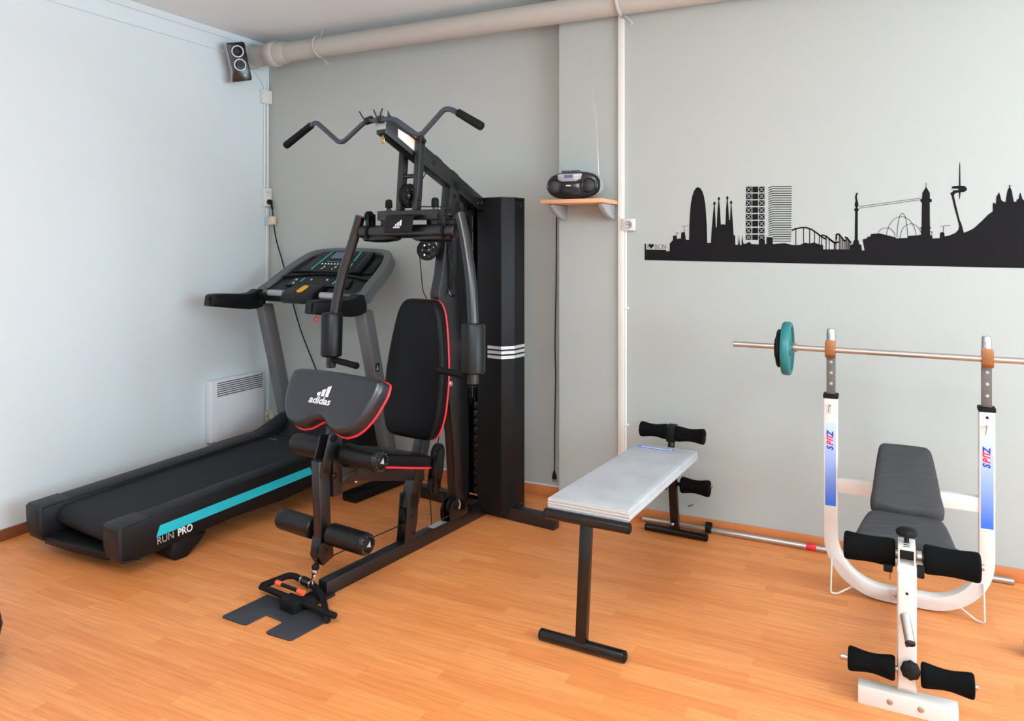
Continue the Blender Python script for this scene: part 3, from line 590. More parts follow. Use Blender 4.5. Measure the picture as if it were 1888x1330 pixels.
mb.build('boom_clip', M['brass'], G)
# struts from the boom down to the press cross member
for x0, x1 in ((-.070, -.036), (.036, .070)):
    s = MB().prism([(-.585, 1.715), (-.548, 1.715), (-.515, 2.065), (-.525, 2.085), (-.545, 2.085), (-.555, 2.065)], x0, x1, 'x').build('strut', BM, G, .003)
    sx = 1 if x0 > 0 else -1
    bolt(s, (x1 if sx > 0 else x0, -.530, 2.060), (sx, 0, 0), .013, .010); bolt(s, (x1 if sx > 0 else x0, -.565, 1.765), (sx, 0, 0), .010, .008)
MB().cyl((-.04, -.555, 1.885), (.04, -.555, 1.885), .011, 12).build('strut_rung', BM, G)
pulley('press_pulley', (0, -.565, 1.785), .062, G, w=.03)
cm = MB().box(-.20, .20, -.582, -.517, 1.664, 1.714).build('cross_member', BM, G, .004)
for x in (-.148, .160):
    k = MB().lathe([(0, .010), (.015, .010), (.015, .017), (.02, .019), (.05, .018), (.058, .012), (.06, 0)], (x, -.55, 1.714), (0, 0, 1), 14).build('lock_knob', M['rubber'], G)
    MB().lathe([(0, .014), (.008, .014)], (x, -.55, 1.716), (0, 0, 1), 12).build('collar', M['gunmetal'], k)
    MB().box(x - .035, x + .035, -.575, -.53, 1.635, 1.665).build('tube_bracket', M['bmetal2'], G, .003)
MB().cyl((-.315, -.575, 1.607), (.315, -.575, 1.607), .034, 28).build('pivot_tube', BM, G)
for s in (-1, 1):
    mb = MB(); mb.lathe([(0, .004), (.03, .018), (.1, .026), (.18, .026), (.26, .020), (.27, 0)], (s * .03, -.575, 1.578), (s, 0, 0), 16); mb.build('cam_plate', M['bmetal2'], G)
    pb = MB().box(s * .255 - .012, s * .255 + .012, -.60, -.545, 1.60, 1.70).build('strap_bracket', M['bmetal2'], G, .004)
    pulley('strap_pulley', (s * .262, -.575, 1.685), .030, G, (s, 0, 0), .018)
    MB().tube([(s * .25 + 0 * k, -.575 + .041 * math.cos(2 * PI * k / 20), 1.607 + .041 * math.sin(2 * PI * k / 20)) for k in range(20)], .006, 0, 8, True).build('strap_ring', M['rubber'], G)
MB().cyl((.27, -.56, 1.672), (.335, -.56, 1.672), .009, 12).build('pivot_bolt', M['chrome'], G)
lp = MB().prism([(-.648, 1.598), (-.655, 1.602), (-.640, 1.682), (-.628, 1.690), (-.585, 1.690), (-.585, 1.682), (-.626, 1.680), (-.634, 1.672)], -.085, .095, 'x').build('logo_plate', M['gunmetal'] if 0 else M['shroud'], G, .002)
fy = Vector((0, .015, .08)).normalized(); Fm = frame((.006, -.6535, 1.634), (1, 0, 0), fy, Vector((1, 0, 0)).cross(fy))
mb = MB(); three_bar_logo(mb, lambda v: Fm @ v, .062); mb.build('logo_bars', M['print'], lp, flat=True)
Ft = frame((-.022, -.6555, 1.6225), (1, 0, 0), fy, Vector((1, 0, 0)).cross(fy))
text_mesh('logo_lettering', 'adidas', .017, Ft, M['print'], lp, .0004, width=1.05)
# press arms
for s in (-1, 1):
    a = MB().tube([(s * .328, -.572, 1.69), (s * .345, -.575, 1.64), (s * .376, -.584, 1.545), (s * .422, -.608, 1.39), (s * .449, -.628, 1.235), (s * .462, -.641, 1.10), (s * .466, -.650, .905)], .0265, .06, 18)
    a = a.build('press_arm', BM, G)
    pad = MB().lathe([(0, .03), (.002, .050), (.010, .056), (.22, .056), (.230, .050), (.232, .03)], (s * .466, -.648, .95), (-.012 * s, .02, 1), 28).build('arm_pad', M['vinylfoam'], a)
    h = MB().tube([(s * .46, -.652, .938), (s * .27, -.662, .938 - .016 * (s < 0) + .012 * (s > 0))], .0165, 0, 16).build('hand_grip', M['rubber'], a)
    MB().lathe([(0, .018), (.006, .018), (.012, .014), (.013, 0)], (s * .27, -.662, .938 - .016 * (s < 0) + .012 * (s > 0)), (-s, 0, 0), 16).build('grip_end', M['rubber'], h)
    MB().lathe([(0, .0265), (.004, .0265), (.006, .02)], (s * .466, -.651, .899), (0, 0, -1), 16).build('end_plug', M['bmetal2'], a)
# strap adjuster with holes hanging beside the right arm
mb = MB(); mb.prism([(-.30, 1.565), (-.28, 1.565), (-.245, 1.30), (-.275, 1.30)], .045, .050, 'x'); ad = mb.build('adjuster_strap', M['bmetal2'], G, .001)
mb = MB()
for k in range(9): mb.lathe([(0, .004), (.0008, .004)], (.0502, -.288 + k * .0035, 1.54 - k * .026), (1, 0, 0), 8)
mb.build('adjuster_hole', M['black'], ad)
mb = MB(); mb.tube([(.035, -.29, 1.30), (.05, -.285, 1.27), (.07, -.28, 1.27)], .006, 0, 8); mb.build('strap_pin', M['bmetal2'], G)
# back rest
def backF(y0, y1, z0, z1):
    o = Vector((0, y0, z0)); e = Vector((0, y1 - y0, z1 - z0)).normalized(); n = Vector((0, -e.z, e.y))
    return lambda u, v, w: o + Vector((u, 0, 0)) + e * v + n * w
half = [(0, 0), (.09, .0), (.135, .012), (.162, .045), (.184, .12), (.191, .22), (.188, .34), (.172, .47), (.150, .59), (.128, .655), (.095, .69), (.045, .698)]
ol = [(x, v) for x, v in half] + [(-x, v) for x, v in reversed(half[1:])]
ol = smooth_outline([p for i, p in enumerate(ol) if i != 0] , 3)
BF = backF(-.510, -.425, .565, 1.255)
br_ = MB().cushion(ol, .068, BF, .022, .006).build('back_rest', M['leather'], G)
MB().tube([BF(u * 1.01, .345 + (v - .345) * .990, .010) for u, v in ol], .0052, 0, 8, True).build('piping', M['red'], br_)
MB().box(-.02, .02, -.42, -.36, .95, 1.10).build('back_bracket', BM, G, .003)
# rear seat column with fork and pulley
sc_ = MB()
for x in (-.030, .022): sc_.prism([(-.625, .066), (-.551, .066), (-.530, .155), (-.52, .30), (-.60, .30), (-.612, .155)], x, x + .008, 'x')
sc_.prism([(-.600, .23), (-.520, .23), (-.476, .389), (-.42, .56), (-.395, .66), (-.462, .66), (-.487, .549), (-.539, .405)], -.030, .030, 'x')
sc_ = sc_.build('seat_column', BM, G, .003)
pulley('column_pulley', (0, -.575, .19), .045, G, w=.03)
for p in ((.03, -.575, .19), (.03, -.56, .10)): bolt(sc_, p, (1, 0, 0))
# pulley block hanging behind the seat column
pb = MB()
for x in (-.024, .018): pb.prism([(-.355, .47), (-.315, .47), (-.305, .44), (-.315, .36), (-.345, .27), (-.38, .24), (-.40, .26), (-.385, .34), (-.365, .44)], x, x + .006, 'x')
pb.build('pulley_block', M['bmetal2'], G, .002)
pulley('hanging_pulley', (.002, -.338, .445), .048, G); pulley('hanging_pulley', (.002, -.37, .275), .048, G)
pm = pulley('mid_pulley', (-.03, -.385, 1.512), .055, G, (1, -.55, 0))
mb = MB(); mb.beam((-.01, -.33, 1.50), (-.012, -.385, 1.505), .012, .05); mb.beam((-.045, -.33, 1.50), (-.05, -.385, 1.505), .012, .05); mb.build('mid_pulley_bracket', M['bmetal2'], G, .002)
# seat
sl = -.265
SF = (lambda u, v, w: Vector((u, v, .545 + sl * (v + .95))) + Vector((0, .256, .966)) * (w - .004))
so = smooth_outline([(-.155, -.60), (-.165, -.78), (-.155, -.93), (-.11, -1.0), (0, -1.015), (.11, -1.0), (.155, -.93), (.165, -.78), (.155, -.60), (.10, -.545), (-.10, -.545)], 3)
seat = MB().cushion(so, .062, SF, .02, .006).build('seat', M['leather'], G)
MB().tube([SF(u * 1.01, v, .006) for u, v in so], .0052, 0, 8, True).build('piping', M['red'], seat)
rail = MB().prism([(-1.06, .555), (-.47, .395), (-.47, .335), (-1.06, .490)], -.025, .025, 'x').build('seat_rail', BM, G, .003)
MB().prism([(-1.04, .50), (-.94, .52), (-.965, .455), (-1.04, .47)], .0255, .029, 'x').build('gusset', BM, rail, .001)
bolt(rail, (0, -.93, .455), (0, 0, -1), .012, .012, M['chrome'])
MB().box(-.025, .025, -1.088, -1.032, .425, .80).build('front_post', BM, G, .004)
kn = MB().lathe([(0, .007), (.03, .007), (.03, .016), (.034, .018), (.05, .018), (.054, .014), (.054, 0)], (.025, -1.04, .695), (1, -.2, 0), 18).build('adjust_knob', M['chrome'], G)
MB().lathe([(0, .006), (.035, .006), (.035, .014), (.045, .016), (.060, .015), (.064, .010), (.064, 0)], (.03, -.33, .815), (1, -.1, 0), 18).build('adjust_knob', M['chrome'], G)
# preacher curl pad
a = Vector((0, -.49408, -.86942)); n = Vector((0, -.86942, .49408)); O = Vector((0, -1.054, .97))
PF = lambda u, v, w: O + Vector((u, 0, 0)) + a * v + n * (w - .075)
po = smooth_outline([(-.262, .0), (-.13, -.008), (0, -.010), (.13, -.008), (.262, .0), (.286, .03), (.282, .085), (.254, .170), (.205, .232), (.14, .256), (.075, .245), (.03, .216), (0, .207), (-.03, .216), (-.075, .245), (-.14, .256), (-.205, .232), (-.256, .170), (-.284, .085), (-.283, .03)], 3)
pp = MB().cushion(po, .075, PF, .030, .004).build('curl_pad', M['padsheen'], G)
MB().tube([PF(u * 1.01, .11 + (v - .11) * 1.01, .008) for u, v in po], .0055, 0, 8, True).build('piping', M['red'], pp)
LF = lambda v: PF(v.x, v.y, .0805 + v.z)
Lm = frame(PF(-.024, .116, .0800), (1, 0, 0), -a, n)
mb = MB(); three_bar_logo(mb, lambda v: Lm @ v, .108); mb.build('logo_bars', M['print'], pp, flat=True)
Lt = frame(PF(-.088, .150, .0800), (1, 0, 0), -a, n)
text_mesh('logo_lettering', 'adidas', .045, Lt, M['print'], pp, .0012, .12, 1.2)
MB().prism([(-1.085, .78), (-1.035, .78), (-.985, .90), (-1.02, .93), (-1.08, .83)], -.022, .022, 'x').build('pad_bracket', BM, G, .003)
# leg developer lever
lk = MB()
lk.beam((.028, -1.092, .695), (.028, -1.142, .545), .006, .05, (0, 1, 0)); lk.lathe([(-.003, .025), (.003, .025)], (.028, -1.092, .695), (1, 0, 0), 20); lk.lathe([(-.003, .025), (.003, .025)], (.028, -1.142, .545), (1, 0, 0), 20)
lk = lk.build('link_plate', BM, G, .001); bolt(lk, (.031, -1.095, .688), (1, 0, 0), .009)
lk2 = MB(); lk2.beam((-.028, -1.092, .695), (-.028, -1.142, .545), .006, .05, (0, 1, 0)); lk2.build('link_plate', BM, G, .001)
lv = MB().prism([(-1.172, .60), (-1.112, .60), (-1.100, .30), (-1.092, .17), (-1.15, .15), (-1.158, .27)], -.025, .025, 'x').build('leg_lever', BM, G, .004)
MB().prism([(-1.16, .27), (-1.095, .25), (-1.088, .165), (-1.15, .145), (-1.175, .19)], -.029, .029, 'x').build('lever_bracket', M['bmetal2'], lv, .003)
bolt(lv, (.029, -1.125, .20), (1, 0, 0), .009); bolt(lv, (.025, -1.085, .52), (1, 0, 0), .014, .012)
def capped_roller(x0, x1, y, z, r, parent, s):
    o = foam_roller('foam_roller', ((x0 + x1) / 2, y, z), abs(x1 - x0), r, parent, M['vinylfoam'])
    xe = max(x0, x1) if s > 0 else min(x0, x1)
    c = MB().lathe([(-.004, r * .93), (.004, r * .95), (.009, r * .86), (.011, r * .6), (.006, r * .55), (.012, r * .2), (.012, 0)], (xe, y, z), (s, 0, 0), 24).build('end_cap', M['bmetal2'], o)
    mb = MB()
    for k in range(14):
        an = 2 * PI * k / 14; mb.box(xe + s * .006, xe + s * .012, y + math.cos(an) * r * .76 - .003, y + math.cos(an) * r * .76 + .003, z + math.sin(an) * r * .76 - .003, z + math.sin(an) * r * .76 + .003)
    mb.build('cap_rib', M['gunmetal'], c)
    if s > 0: MB().prism([(y - .012, z - .004), (y + .012, z - .012), (y + .008, z + .014)], xe + .010, xe + .0125, 'x').build('cap_emblem', M['silver'], c)
for z, y, r in ((.612, -1.045, .048), (.283, -1.125, .047)):
    MB().cyl((-.262, y, z), (.262, y, z), .014, 14).build('roller_axle', BM, G)
    for s in (-1, 1): capped_roller(s * .052, s * .265, y, z, r, G, s)
# chrome hook and chain under the lever
mb = MB(); mb.ball((0, -1.168, .140), .017, 14); mb.build('cable_stop', M['rubber'], G)
mb = MB(); mb.lathe([(-.01, .012), (.0, .015), (.01, .012)], (-.001, -1.172, .122), (0, 0, 1), 14)
mb.tube([(-.004 + .009 * math.cos(2 * PI * k / 16), -1.176, .090 + .024 * math.sin(2 * PI * k / 16)) for k in range(16)], .003, 0, 8, True); mb.build('snap_link', M['chrome'], G)
# tower
sh_r = [(-.010, .03), (.155, .03), (.200, .098), (.200, .20), (.170, .20), (.170, .105), (.145, .055), (-.010, .055)]
for s in (1, -1):
    poly = [(s * x, y) for x, y in sh_r] if s > 0 else [(s * (x if x > 0 else .085), y) for x, y in sh_r]
    sh = MB().prism(poly, .073 if s < 0 else .035, 1.806, 'z').build('shroud', M['shroud'], G, .002)
    for z in (.07, 1.755):
        bolt(sh, (s * .2, .16, z), (s, 0, 0), .008)
    if s > 0:
        for k in range(3):
            z = .902 + k * .0265
            mb = MB(); mb.box(.062, .154, .0290, .0297, z, z + .017)
            mb.prism([(.1555, .0292), (.2004, .0974), (.1998, .0978), (.1549, .0296)], z, z + .017, 'z')
            mb.box(.2003, .2009, .0985, .199, z + .0005, z + .0175)
            mb.build('stripe', M['silverprint'], sh, flat=True)
MB().prism([(-.2, .20), (-.2, .098), (-.155, .04), (.155, .04), (.2, .098), (.2, .20)], 1.785, 1.80, 'z').build('top_plate', M['shroud'], G, .002)
MB().box(-.15, .15, .172, .19, .07, 1.79).build('back_panel', M['shroud'], G, .002)
for x in (-.06, .06): MB().cyl((x, .115, .07), (x, .115, 1.79), .010, 14).build('guide_rod', M['chrome'], G)
for k in range(11):
    z = .105 + k * .0485
    w = MB().box(-.128, .128, .062, .168, z, z + .0465).build('weight_plate', M['bmetal2'], G, .003)
    MB().box(-.056, -.040, .0605, .0622, z + .014, z + .032).build('pin_hole', M['black'], w)
pin = MB().tube([(-.048, .055, .785), (-.048, .03, .79), (-.045, .01, .77), (-.05, .012, .74), (-.054, .03, .72)], .004, .02, 8).build('selector_pin', M['chrome'], G)
MB().box(-.052, -.038, .05, .062, .64, 1.0).build('selector_stem', M['bmetal2'], G, .001)
MB().box(-.075, -.03, -.10, .03, 1.70, 1.735).build('rod_bracket', BM, G, .003)
fp_ = MB().prism([(-.09, 1.60), (-.075, 1.80), (-.055, 1.80), (-.055, 1.60)], -.075, -.03, 'x').build('head_plate', BM, G, .002)
bolt(fp_, (-.052, -.09, 1.74), (0, -1, 0))
# cables
def cable(pts, fil=.02): return MB().tube(pts, .0028, fil, 8).build('cable', M['cord'], G)
cable([(0, -.04, 1.70), (-.04, -.02, 1.69), (-.05, .045, 1.62), (-.05, .05, 1.0)])
cable([(-.075, .04, 1.70), (-.075, .045, 1.2), (-.072, .05, .62)])
cable([(0, -.42, 1.925), (0, -.505, 1.82)])
cable([(.0, -.52, 1.735), (.05, -.40, 1.735), (.09, -.33, 1.74)])
cable([(-.02, -.45, 1.575), (-.02, -.42, 1.565), (-.05, -.40, 1.568)])
cable([(-.045, -.43, 1.50), (-.048, -.40, 1.3), (-.03, -.385, 1.25)])
cable([(0, -1.135, .155), (0, -.85, .155), (0, -.60, .15)])
cable([(-.01, -.39, .26), (-.012, -.37, .02 + .05)]); cable([(.012, -.32, .26), (.012, -.30, .07)])
cable([(.0, -.335, .49), (0, -.30, .62), (0, -.27, .75)])
# foot plate with block, foot bar
MB().prism([(-.190, -1.495), (-.078, -1.485), (-.058, -1.478), (-.058, -1.382), (.050, -1.380), (.055, -1.470), (.075, -1.475), (.180, -1.460), (.188, -1.45), (.192, -1.255), (-.200, -1.265), (-.200, -1.485)], .0, .007, 'z').build('foot_plate', M['plate'], G, .002)
MB().box(-.045, .045, -1.325, -1.262, .007, .056).build('plate_block', M['rubber'], G, .003)
fb = MB().cyl((-.235, -1.272, .036), (.235, -1.272, .036), .013, 18).build('foot_bar', M['rubber'], G)
MB().box(-.19, .19, -1.25, -1.232, .007, .022).build('plate_stiffener', BM, G, .002)
MB().box(-.05, .05, -1.26, -1.10, .001, .016).build('plate_neck', BM, G, .002)
# separate bars lying on / hanging from the gym (things of their own)
def gw(p):
    c, s = math.cos(math.radians(-7.5)), math.sin(math.radians(-7.5)); return (-2.048 + c * p[0] - s * p[1], 3.69 + s * p[0] + c * p[1], p[2])
t = thing('lat_bar', 'long wavy grey lat bar with black end grips tied under the boom tip', 'bar', gw((0, -.778, 2.12)), -7.5)
P = [(-.49, 0, .022), (-.438, 0, .050), (-.272, 0, -.068), (-.236, 0, -.068), (-.085, 0, .020), (.10, 0, .016), (.238, 0, -.072), (.272, 0, -.072), (.402, 0, .030), (.44, 0, .026), (.50, 0, -.006)]
MB().tube(P, .0125, .035, 16).build('bar_tube', M['gunmetal'], t)
for q0, q1 in (((-.470, 0, .034), (-.672, 0, -.058)), ((.478, 0, .008), (.612, 0, -.068))):
    q0, q1 = Vector(q0), Vector(q1); L = (q1 - q0).length
    MB().lathe([(0, .014), (.003, .018), (L - .01, .020), (L - .003, .018), (L, .010)], q0, q1 - q0, 18).build('end_grip', M['rubber'], t)
MB().lathe([(-.02, .0125), (-.015, .019), (.015, .019), (.02, .0125)], (-.06, 0, .022), (1, 0, .12), 16).build('swivel', M['bmetal2'], t)
for x, dx in ((-.078, -.03), (.006, -.02), (.024, .02)):
    mb = MB(); mb.tube([(x, .0165 * math.cos(2 * PI * k / 14), .019 + .0165 * math.sin(2 * PI * k / 14)) for k in range(14)], .0025, 0, 6, True)
    mb.tube([(x, -.0165, .024), (x + dx * .5, -.02, .045), (x + dx, -.02, .066)], .0034, 0, 6)
    mb.build('cable_tie', M['black'], t)
t = thing('curl_bar', 'black bent curl bar resting over the foot bar in front of the gym', 'bar', gw((0, -1.2, 0)), -7.5)
C = [(-.205, -.072, .048), (-.198, .050, .062), (-.09, .060, .058), (-.012, .050, .044), (.12, -.010, .046), (.205, -.075, .014)]
C = [(-.205, -.085, .052), (-.196, .045, .050), (-.165, .056, .052), (-.012, .056, .034), (.06, .02, .03), (.205, -.088, .0165)]
MB().tube(C, .014, .03, 16).build('bar_tube', M['rubber'], t)
k = MB().lathe([(-.026, .014), (-.02, .02), (.02, .02), (.026, .014)], (-.085, .056, .043), (1, 0, -.12), 18).build('swivel', M['bmetal2'], t)
for x in (-.114, -.058): MB().lathe([(-.004, .0155), (.004, .0155)], (x, .056, .046 - .12 * (x + .085)), (1, 0, -.12), 16).build('washer', M['chrome'], k)
t = thing('short_rod', 'short black rod with two orange end caps on the foot block', 'rod', gw((-.062, -1.255, .068)), -7.5)
MB().cyl((-.055, 0, 0), (.055, 0, 0), .008, 14).build('rod', M['rubber'], t)
for s in (-1, 1): MB().cyl((s * .052, 0, 0), (s * .088, 0, 0), .012, 14).build('end_cap', M['orange'], t)
# ------------------------------------------------------------------ treadmill
T = thing('treadmill', 'black treadmill with cyan side stripe along the left wall', 'treadmill', (-3.432, 2.611, 0), -7.2)
ca, sa = math.cos(math.radians(3.2)), math.sin(math.radians(3.2))
def tl(v): return Vector((v.x, v.y * ca - v.z * sa, v.y * sa + v.z * ca))      # deck tilt
def tlp(x, y, z): return tl(Vector((x, y, z)))
for s in (1, -1):
    y0 = -.30 if s > 0 else -.365
    prof = [(y0 + .0, .252), (y0 + .012, .262), (.95, .262), (1.02, .272), (1.22, .335), (1.34, .335), (1.42, .25), (1.42, .10), (.62, .075), (.30, .095), (y0 + .10, .085), (y0 + .02, .105), (y0, .125)]
    o = MB().prism(prof, s * .235, s * .365, 'x', tl).build('side_rail', M['tplast'], T, .006)
    MB().prism([(y0 - .004, .15), (y0 - .002, .252), (y0 + .012, .2645), (y0 + .15, .2645), (y0 + .15, .262), (y0 + .02, .25), (y0 + .01, .11), (y0 + .10, .083), (y0 + .10, .08), (y0 + .01, .095)], s * .2345, s * .3665, 'x', tl).build('end_cap', M['tcap'], o, .004)
    MB().box(s * .243, s * .247, y0 + .15, .98, .262, .2632, tl).build('rail_line', M['black'], o)
    if s > 0:
        c = MB()
        c.prism([(-.101, .206), (.82, .203), (.838, .157), (-.123, .157)], .365, .3675, 'x', tl)
        c = c.build('cyan_stripe', M['cyan'], o)
        mb = MB()
        for k in range(3): mb.prism([(-.108 - k * .004, .190 - k * .011), (.825 + k * .003, .190 - k * .011), (.826 + k * .003, .188 - k * .011), (-.109 - k * .004, .188 - k * .011)], .3676, .3680, 'x', tl)
        mb.build('stripe_groove', M['teal'], c)
        ex, ey = Vector((0, ca, sa)), Vector((0, -sa, ca)); nx = Vector((1, 0, 0))
        text_mesh('lettering', 'RUN', .050, frame(tlp(.3656, -.122, .119), ex, ey, nx), M['silverprint'], o, -.0002, width=.86)
        text_mesh('lettering', 'PRO', .050, frame(tlp(.3656, -.014, .119), ex, ey, nx), M['print'], o, .0012, width=.84)
        f = MB().prism([(-.045, .10), (.14, .09), (.11, .055), (.03, -.002), (-.03, -.002), (-.055, .03)], .20, .362, 'x').build('rear_foot', M['tplast'], T, .005)
    else:
        f = MB().prism([(-.045, .10), (.14, .09), (.11, .055), (.03, -.002), (-.03, -.002), (-.055, .03)], -.362, -.20, 'x').build('rear_foot', M['tplast'], T, .005)
# belt wraps round the rear roller
bp_ = [(1.16, .243), (-.22, .243)]
for k in range(9):
    an = math.radians(90 + 180 * k / 8); bp_.append((-.235 + .052 * math.cos(an), .191 + .052 * math.sin(an)))
bp_ += [(-.22, .139), (1.16, .139)]
MB().prism(bp_, -.232, .232, 'x', tl).build('running_belt', M['belt'], T)
MB().prism([(-.24, -.350), (.0, -.330), (.24, -.290), (.24, -.20), (-.24, -.20)], .078, .118, 'z', tl).build('rear_lip', M['tplast'], T, .010)
MB().box(-.235, .235, -.22, 1.25, .09, .135, tl).build('deck_underside', M['black'], T)
MB().prism([(1.06, .250), (1.12, .268), (1.20, .345), (1.38, .360), (1.47, .29), (1.48, .11), (1.06, .11)], -.234, .234, 'x', tl).build('motor_hood', M['tplast'], T, .008)
MB().box(-.19, -.12, .985, .988, .2435, .2442, tl).build('belt_mark', M['silver'], T)
# uprights and floor feet
for s in (1, -1):
    u = MB(); u.prism([(1.345, .02), (1.435, .02), (1.405, .20), (1.285, .72), (1.185, 1.14), (1.095, 1.14), (1.20, .72), (1.315, .22)], s * .420, s * .508, 'x')
    u = u.build('upright', M['tgrey'], T, .012)
    MB().box(s * .405, s * .52, 1.02, 1.50, 0, .055).build('floor_foot', M['tplast'], T, .012)
    if s > 0:
        e = MB().box(.508, .5090, 1.200, 1.236, .755, .810).build('warning_sticker', M['black'], u)
        MB().prism([(1.208, .767), (1.228, .767), (1.218, .799)], .5090, .5095, 'x').build('sticker_sign', M['silver'], e)
    # handles
    hp = [(.712, 1.150), (.722, 1.214), (.735, 1.224), (.79, 1.226), (.98, 1.214), (1.03, 1.220), (1.075, 1.240), (1.105, 1.238), (1.13, 1.16), (1.12, 1.125), (1.06, 1.112), (1.0, 1.110), (.86, 1.128)]
    h = MB().prism(hp, s * .425, s * .512, 'x').build('handle', M['tplast'], T, .010)
    MB().box(s * .450, s * .487, .7105, .7125, 1.155, 1.210).build('handle_cap', M['tcap'], h)
    if s > 0:
        MB().tube([(.455, .775, 1.14), (.455, .775, 1.125)], .004, 0, 8).build('safety_cord', M['red'], h)
        MB().tube([(.455 + .017 * math.cos(2 * PI * k / 18), .775, 1.113 + .011 * math.sin(2 * PI * k / 18)) for k in range(18)], .0045, 0, 8, True).build('safety_ring', M['red'], h)
# cross bar with hand sensors
gb = MB().box(-.43, .43, 1.055, 1.115, 1.165, 1.222).build('cross_bar', M['tplast'], T, .014)
for x0, x1 in ((-.315, -.175), (.175, .315)):
    MB().cyl((x0, 1.065, 1.222), (x1, 1.065, 1.222), .021, 18).build('hand_sensor', M['silver'], gb)
eb = MB().prism([(1.015, 1.165), (1.000, 1.195), (1.025, 1.232), (1.13, 1.285), (1.16, 1.25), (1.12, 1.165)], -.135, .140, 'x').build('stop_block', M['condark'], T, .008)
# yellow stop button on the sloping face
A34 = math.radians(27); ex, ey = Vector((1, 0, 0)), Vector((0, math.cos(A34), math.sin(A34)))
Ym = frame((.005, 1.068, 1.253), ex, ey, ex.cross(ey))
MB().prism(smooth_outline([(-.016, -.038), (.016, -.038), (.023, -.025), (.023, .025), (.016, .038), (-.016, .038), (-.023, .025), (-.023, -.025)], 3), 0, .010, 'z', lambda v: Ym @ v).build('stop_button', M['yellow'], eb, .003)
# console: face frame with origin at the lower edge
AC = math.radians(34.5); cy_, cn = Vector((0, math.cos(AC), math.sin(AC))), Vector((0, -math.sin(AC), math.cos(AC)))
Cm = frame((0, 1.10, 1.23), (1, 0, 0), cy_, cn)
CT = lambda v: Cm @ v
outer = smooth_outline([(-.49, .0), (-.488, .10), (-.478, .20), (-.448, .33), (-.405, .43), (-.33, .482), (-.17, .500), (0, .504), (.17, .500), (.33, .482), (.405, .43), (.448, .33), (.478, .20), (.488, .10), (.49, .0), (.25, -.012), (0, -.012), (-.25, -.012)], 3)
inner = smooth_outline([(-.428, .02), (-.424, .11), (-.416, .20), (-.392, .32), (-.358, .405), (-.30, .446), (-.16, .462), (0, .466), (.16, .462), (.30, .446), (.358, .405), (.392, .32), (.416, .20), (.424, .11), (.428, .02), (.22, .012), (0, .012), (-.22, .012)], 3)
mb = MB(); bm = mb.bm; n_ = len(outer)
lev = [(outer, -.100, .90), (outer, -.070, 1.0), (outer, -.004, 1.0), (outer, 0.0, .993), (inner, 0.0, 1.006), (inner, -.004, 1.0), (inner, -.028, 1.0)]
rings = []
for lp, w, sc in lev:
    rings.append([bm.verts.new(CT(Vector((p[0] * sc, .24 + (p[1] - .24) * sc, w)))) for p in lp])
for A, B in zip(rings[:-1], rings[1:]):
    for i in range(n_): mb._face([A[i], A[(i + 1) % n_], B[(i + 1) % n_], B[i]])
mb._face(rings[0][::-1]); mb._face(rings[-1])
con = mb.build('console', M['shell'], T)
MB().prism([(p[0] * .998, .24 + (p[1] - .24) * .998) for p in inner], -.0275, -.022, 'z', CT).build('console_tray', M['condark'], con)
# arched ledge and raised display panel
arc_ = [(-.40, .165)] + [(x, .165 + .05 * math.cos(x / .40 * PI / 2)) for x in (-.3, -.2, -.1, 0, .1, .2, .3)] + [(.40, .165)]
MB().prism(arc_ + [(x, v + .012) for x, v in reversed(arc_)], -.024, -.004, 'z', CT).build('ledge', M['tcap'], con, .002)
dp = MB().prism([(-.285, .228), (-.255, .40), (-.235, .455), (.235, .455), (.255, .40), (.285, .228), (.14, .222), (-.14, .222)], -.024, .004, 'z', CT).build('display_panel', M['condark'], con, .003)
MB().box(-.105, .045, .372, .445, .0042, .006, CT).build('screen', M['lcd'], dp)
mb = MB()
for a, b in (((-.152, .478 - .03), (-.177, .245)), ((.122, .452), (.142, .345)), ((.150, .32), (.165, .245))):
    a, b = Vector(a), Vector(b); mb.prism([(a.x - .006, a.y), (a.x + .006, a.y), (b.x + .006, b.y), (b.x - .006, b.y)], .0042, .0055, 'z', CT)
mb.box(-.105, .046, .334, .338, .0042, .005, CT); mb.build('teal_line', M['teal'], dp)
mb = MB()
for k in range(7): mb.lathe([(0, .0075), (.003, .006)], CT(Vector((-.128 + k * .030, .309, .004))), cn, 10)
for x, v in ((-.08, .275), (.028, .275)): mb.prism([(x - .006, v - .01), (x + .012, v - .002), (x - .002, v + .014)], .004, .0055, 'z', CT)
for x, v in ((-.085, .255), (.015, .252)): mb.lathe([(0, .005), (.002, .005)], CT(Vector((x, v, .004))), cn, 10)
mb.build('button', M['print'], dp)
mb = MB()
for k in range(9):
    for s in (-1, 1):
        x = s * (.197 + .004 * k); v = .437 - k * .021
        mb.box(x - .008, x + .008, v - .0025, v + .0025, .004, .0052, CT)
mb.build('program_key', M['tgrey'], dp)
lowp = MB().prism([(-.295, .085), (-.27, .165), (-.10, .190), (.10, .190), (.27, .165), (.295, .085)], -.024, -.010, 'z', CT).build('key_panel', M['condark'], con, .002)
mb = MB()
for x, v in ((-.239, .145), (-.232, .108), (-.096, .150), (.051, .153), (.21, .13)): mb.lathe([(0, .010), (.004, .008)], CT(Vector((x, v, -.010))), cn, 12)
mb.build('button', M['silver'], lowp)
mb = MB()
for (a, b), (c, d) in (((-.172, .165), (-.180, .125)), ((.140, .165), (.134, .110))): mb.prism([(a - .006, b), (a + .006, b), (c + .006, d), (c - .006, d)], -.010, -.0085, 'z', CT)
mb.build('teal_line', M['teal'], lowp)
for s in (-1, 1): MB().prism([(s * .30, .235), (s * .385, .235), (s * .355, .375), (s * .285, .395)], -.022, -.012, 'z', CT).build('cup_holder', M['tplast'], con, .004)
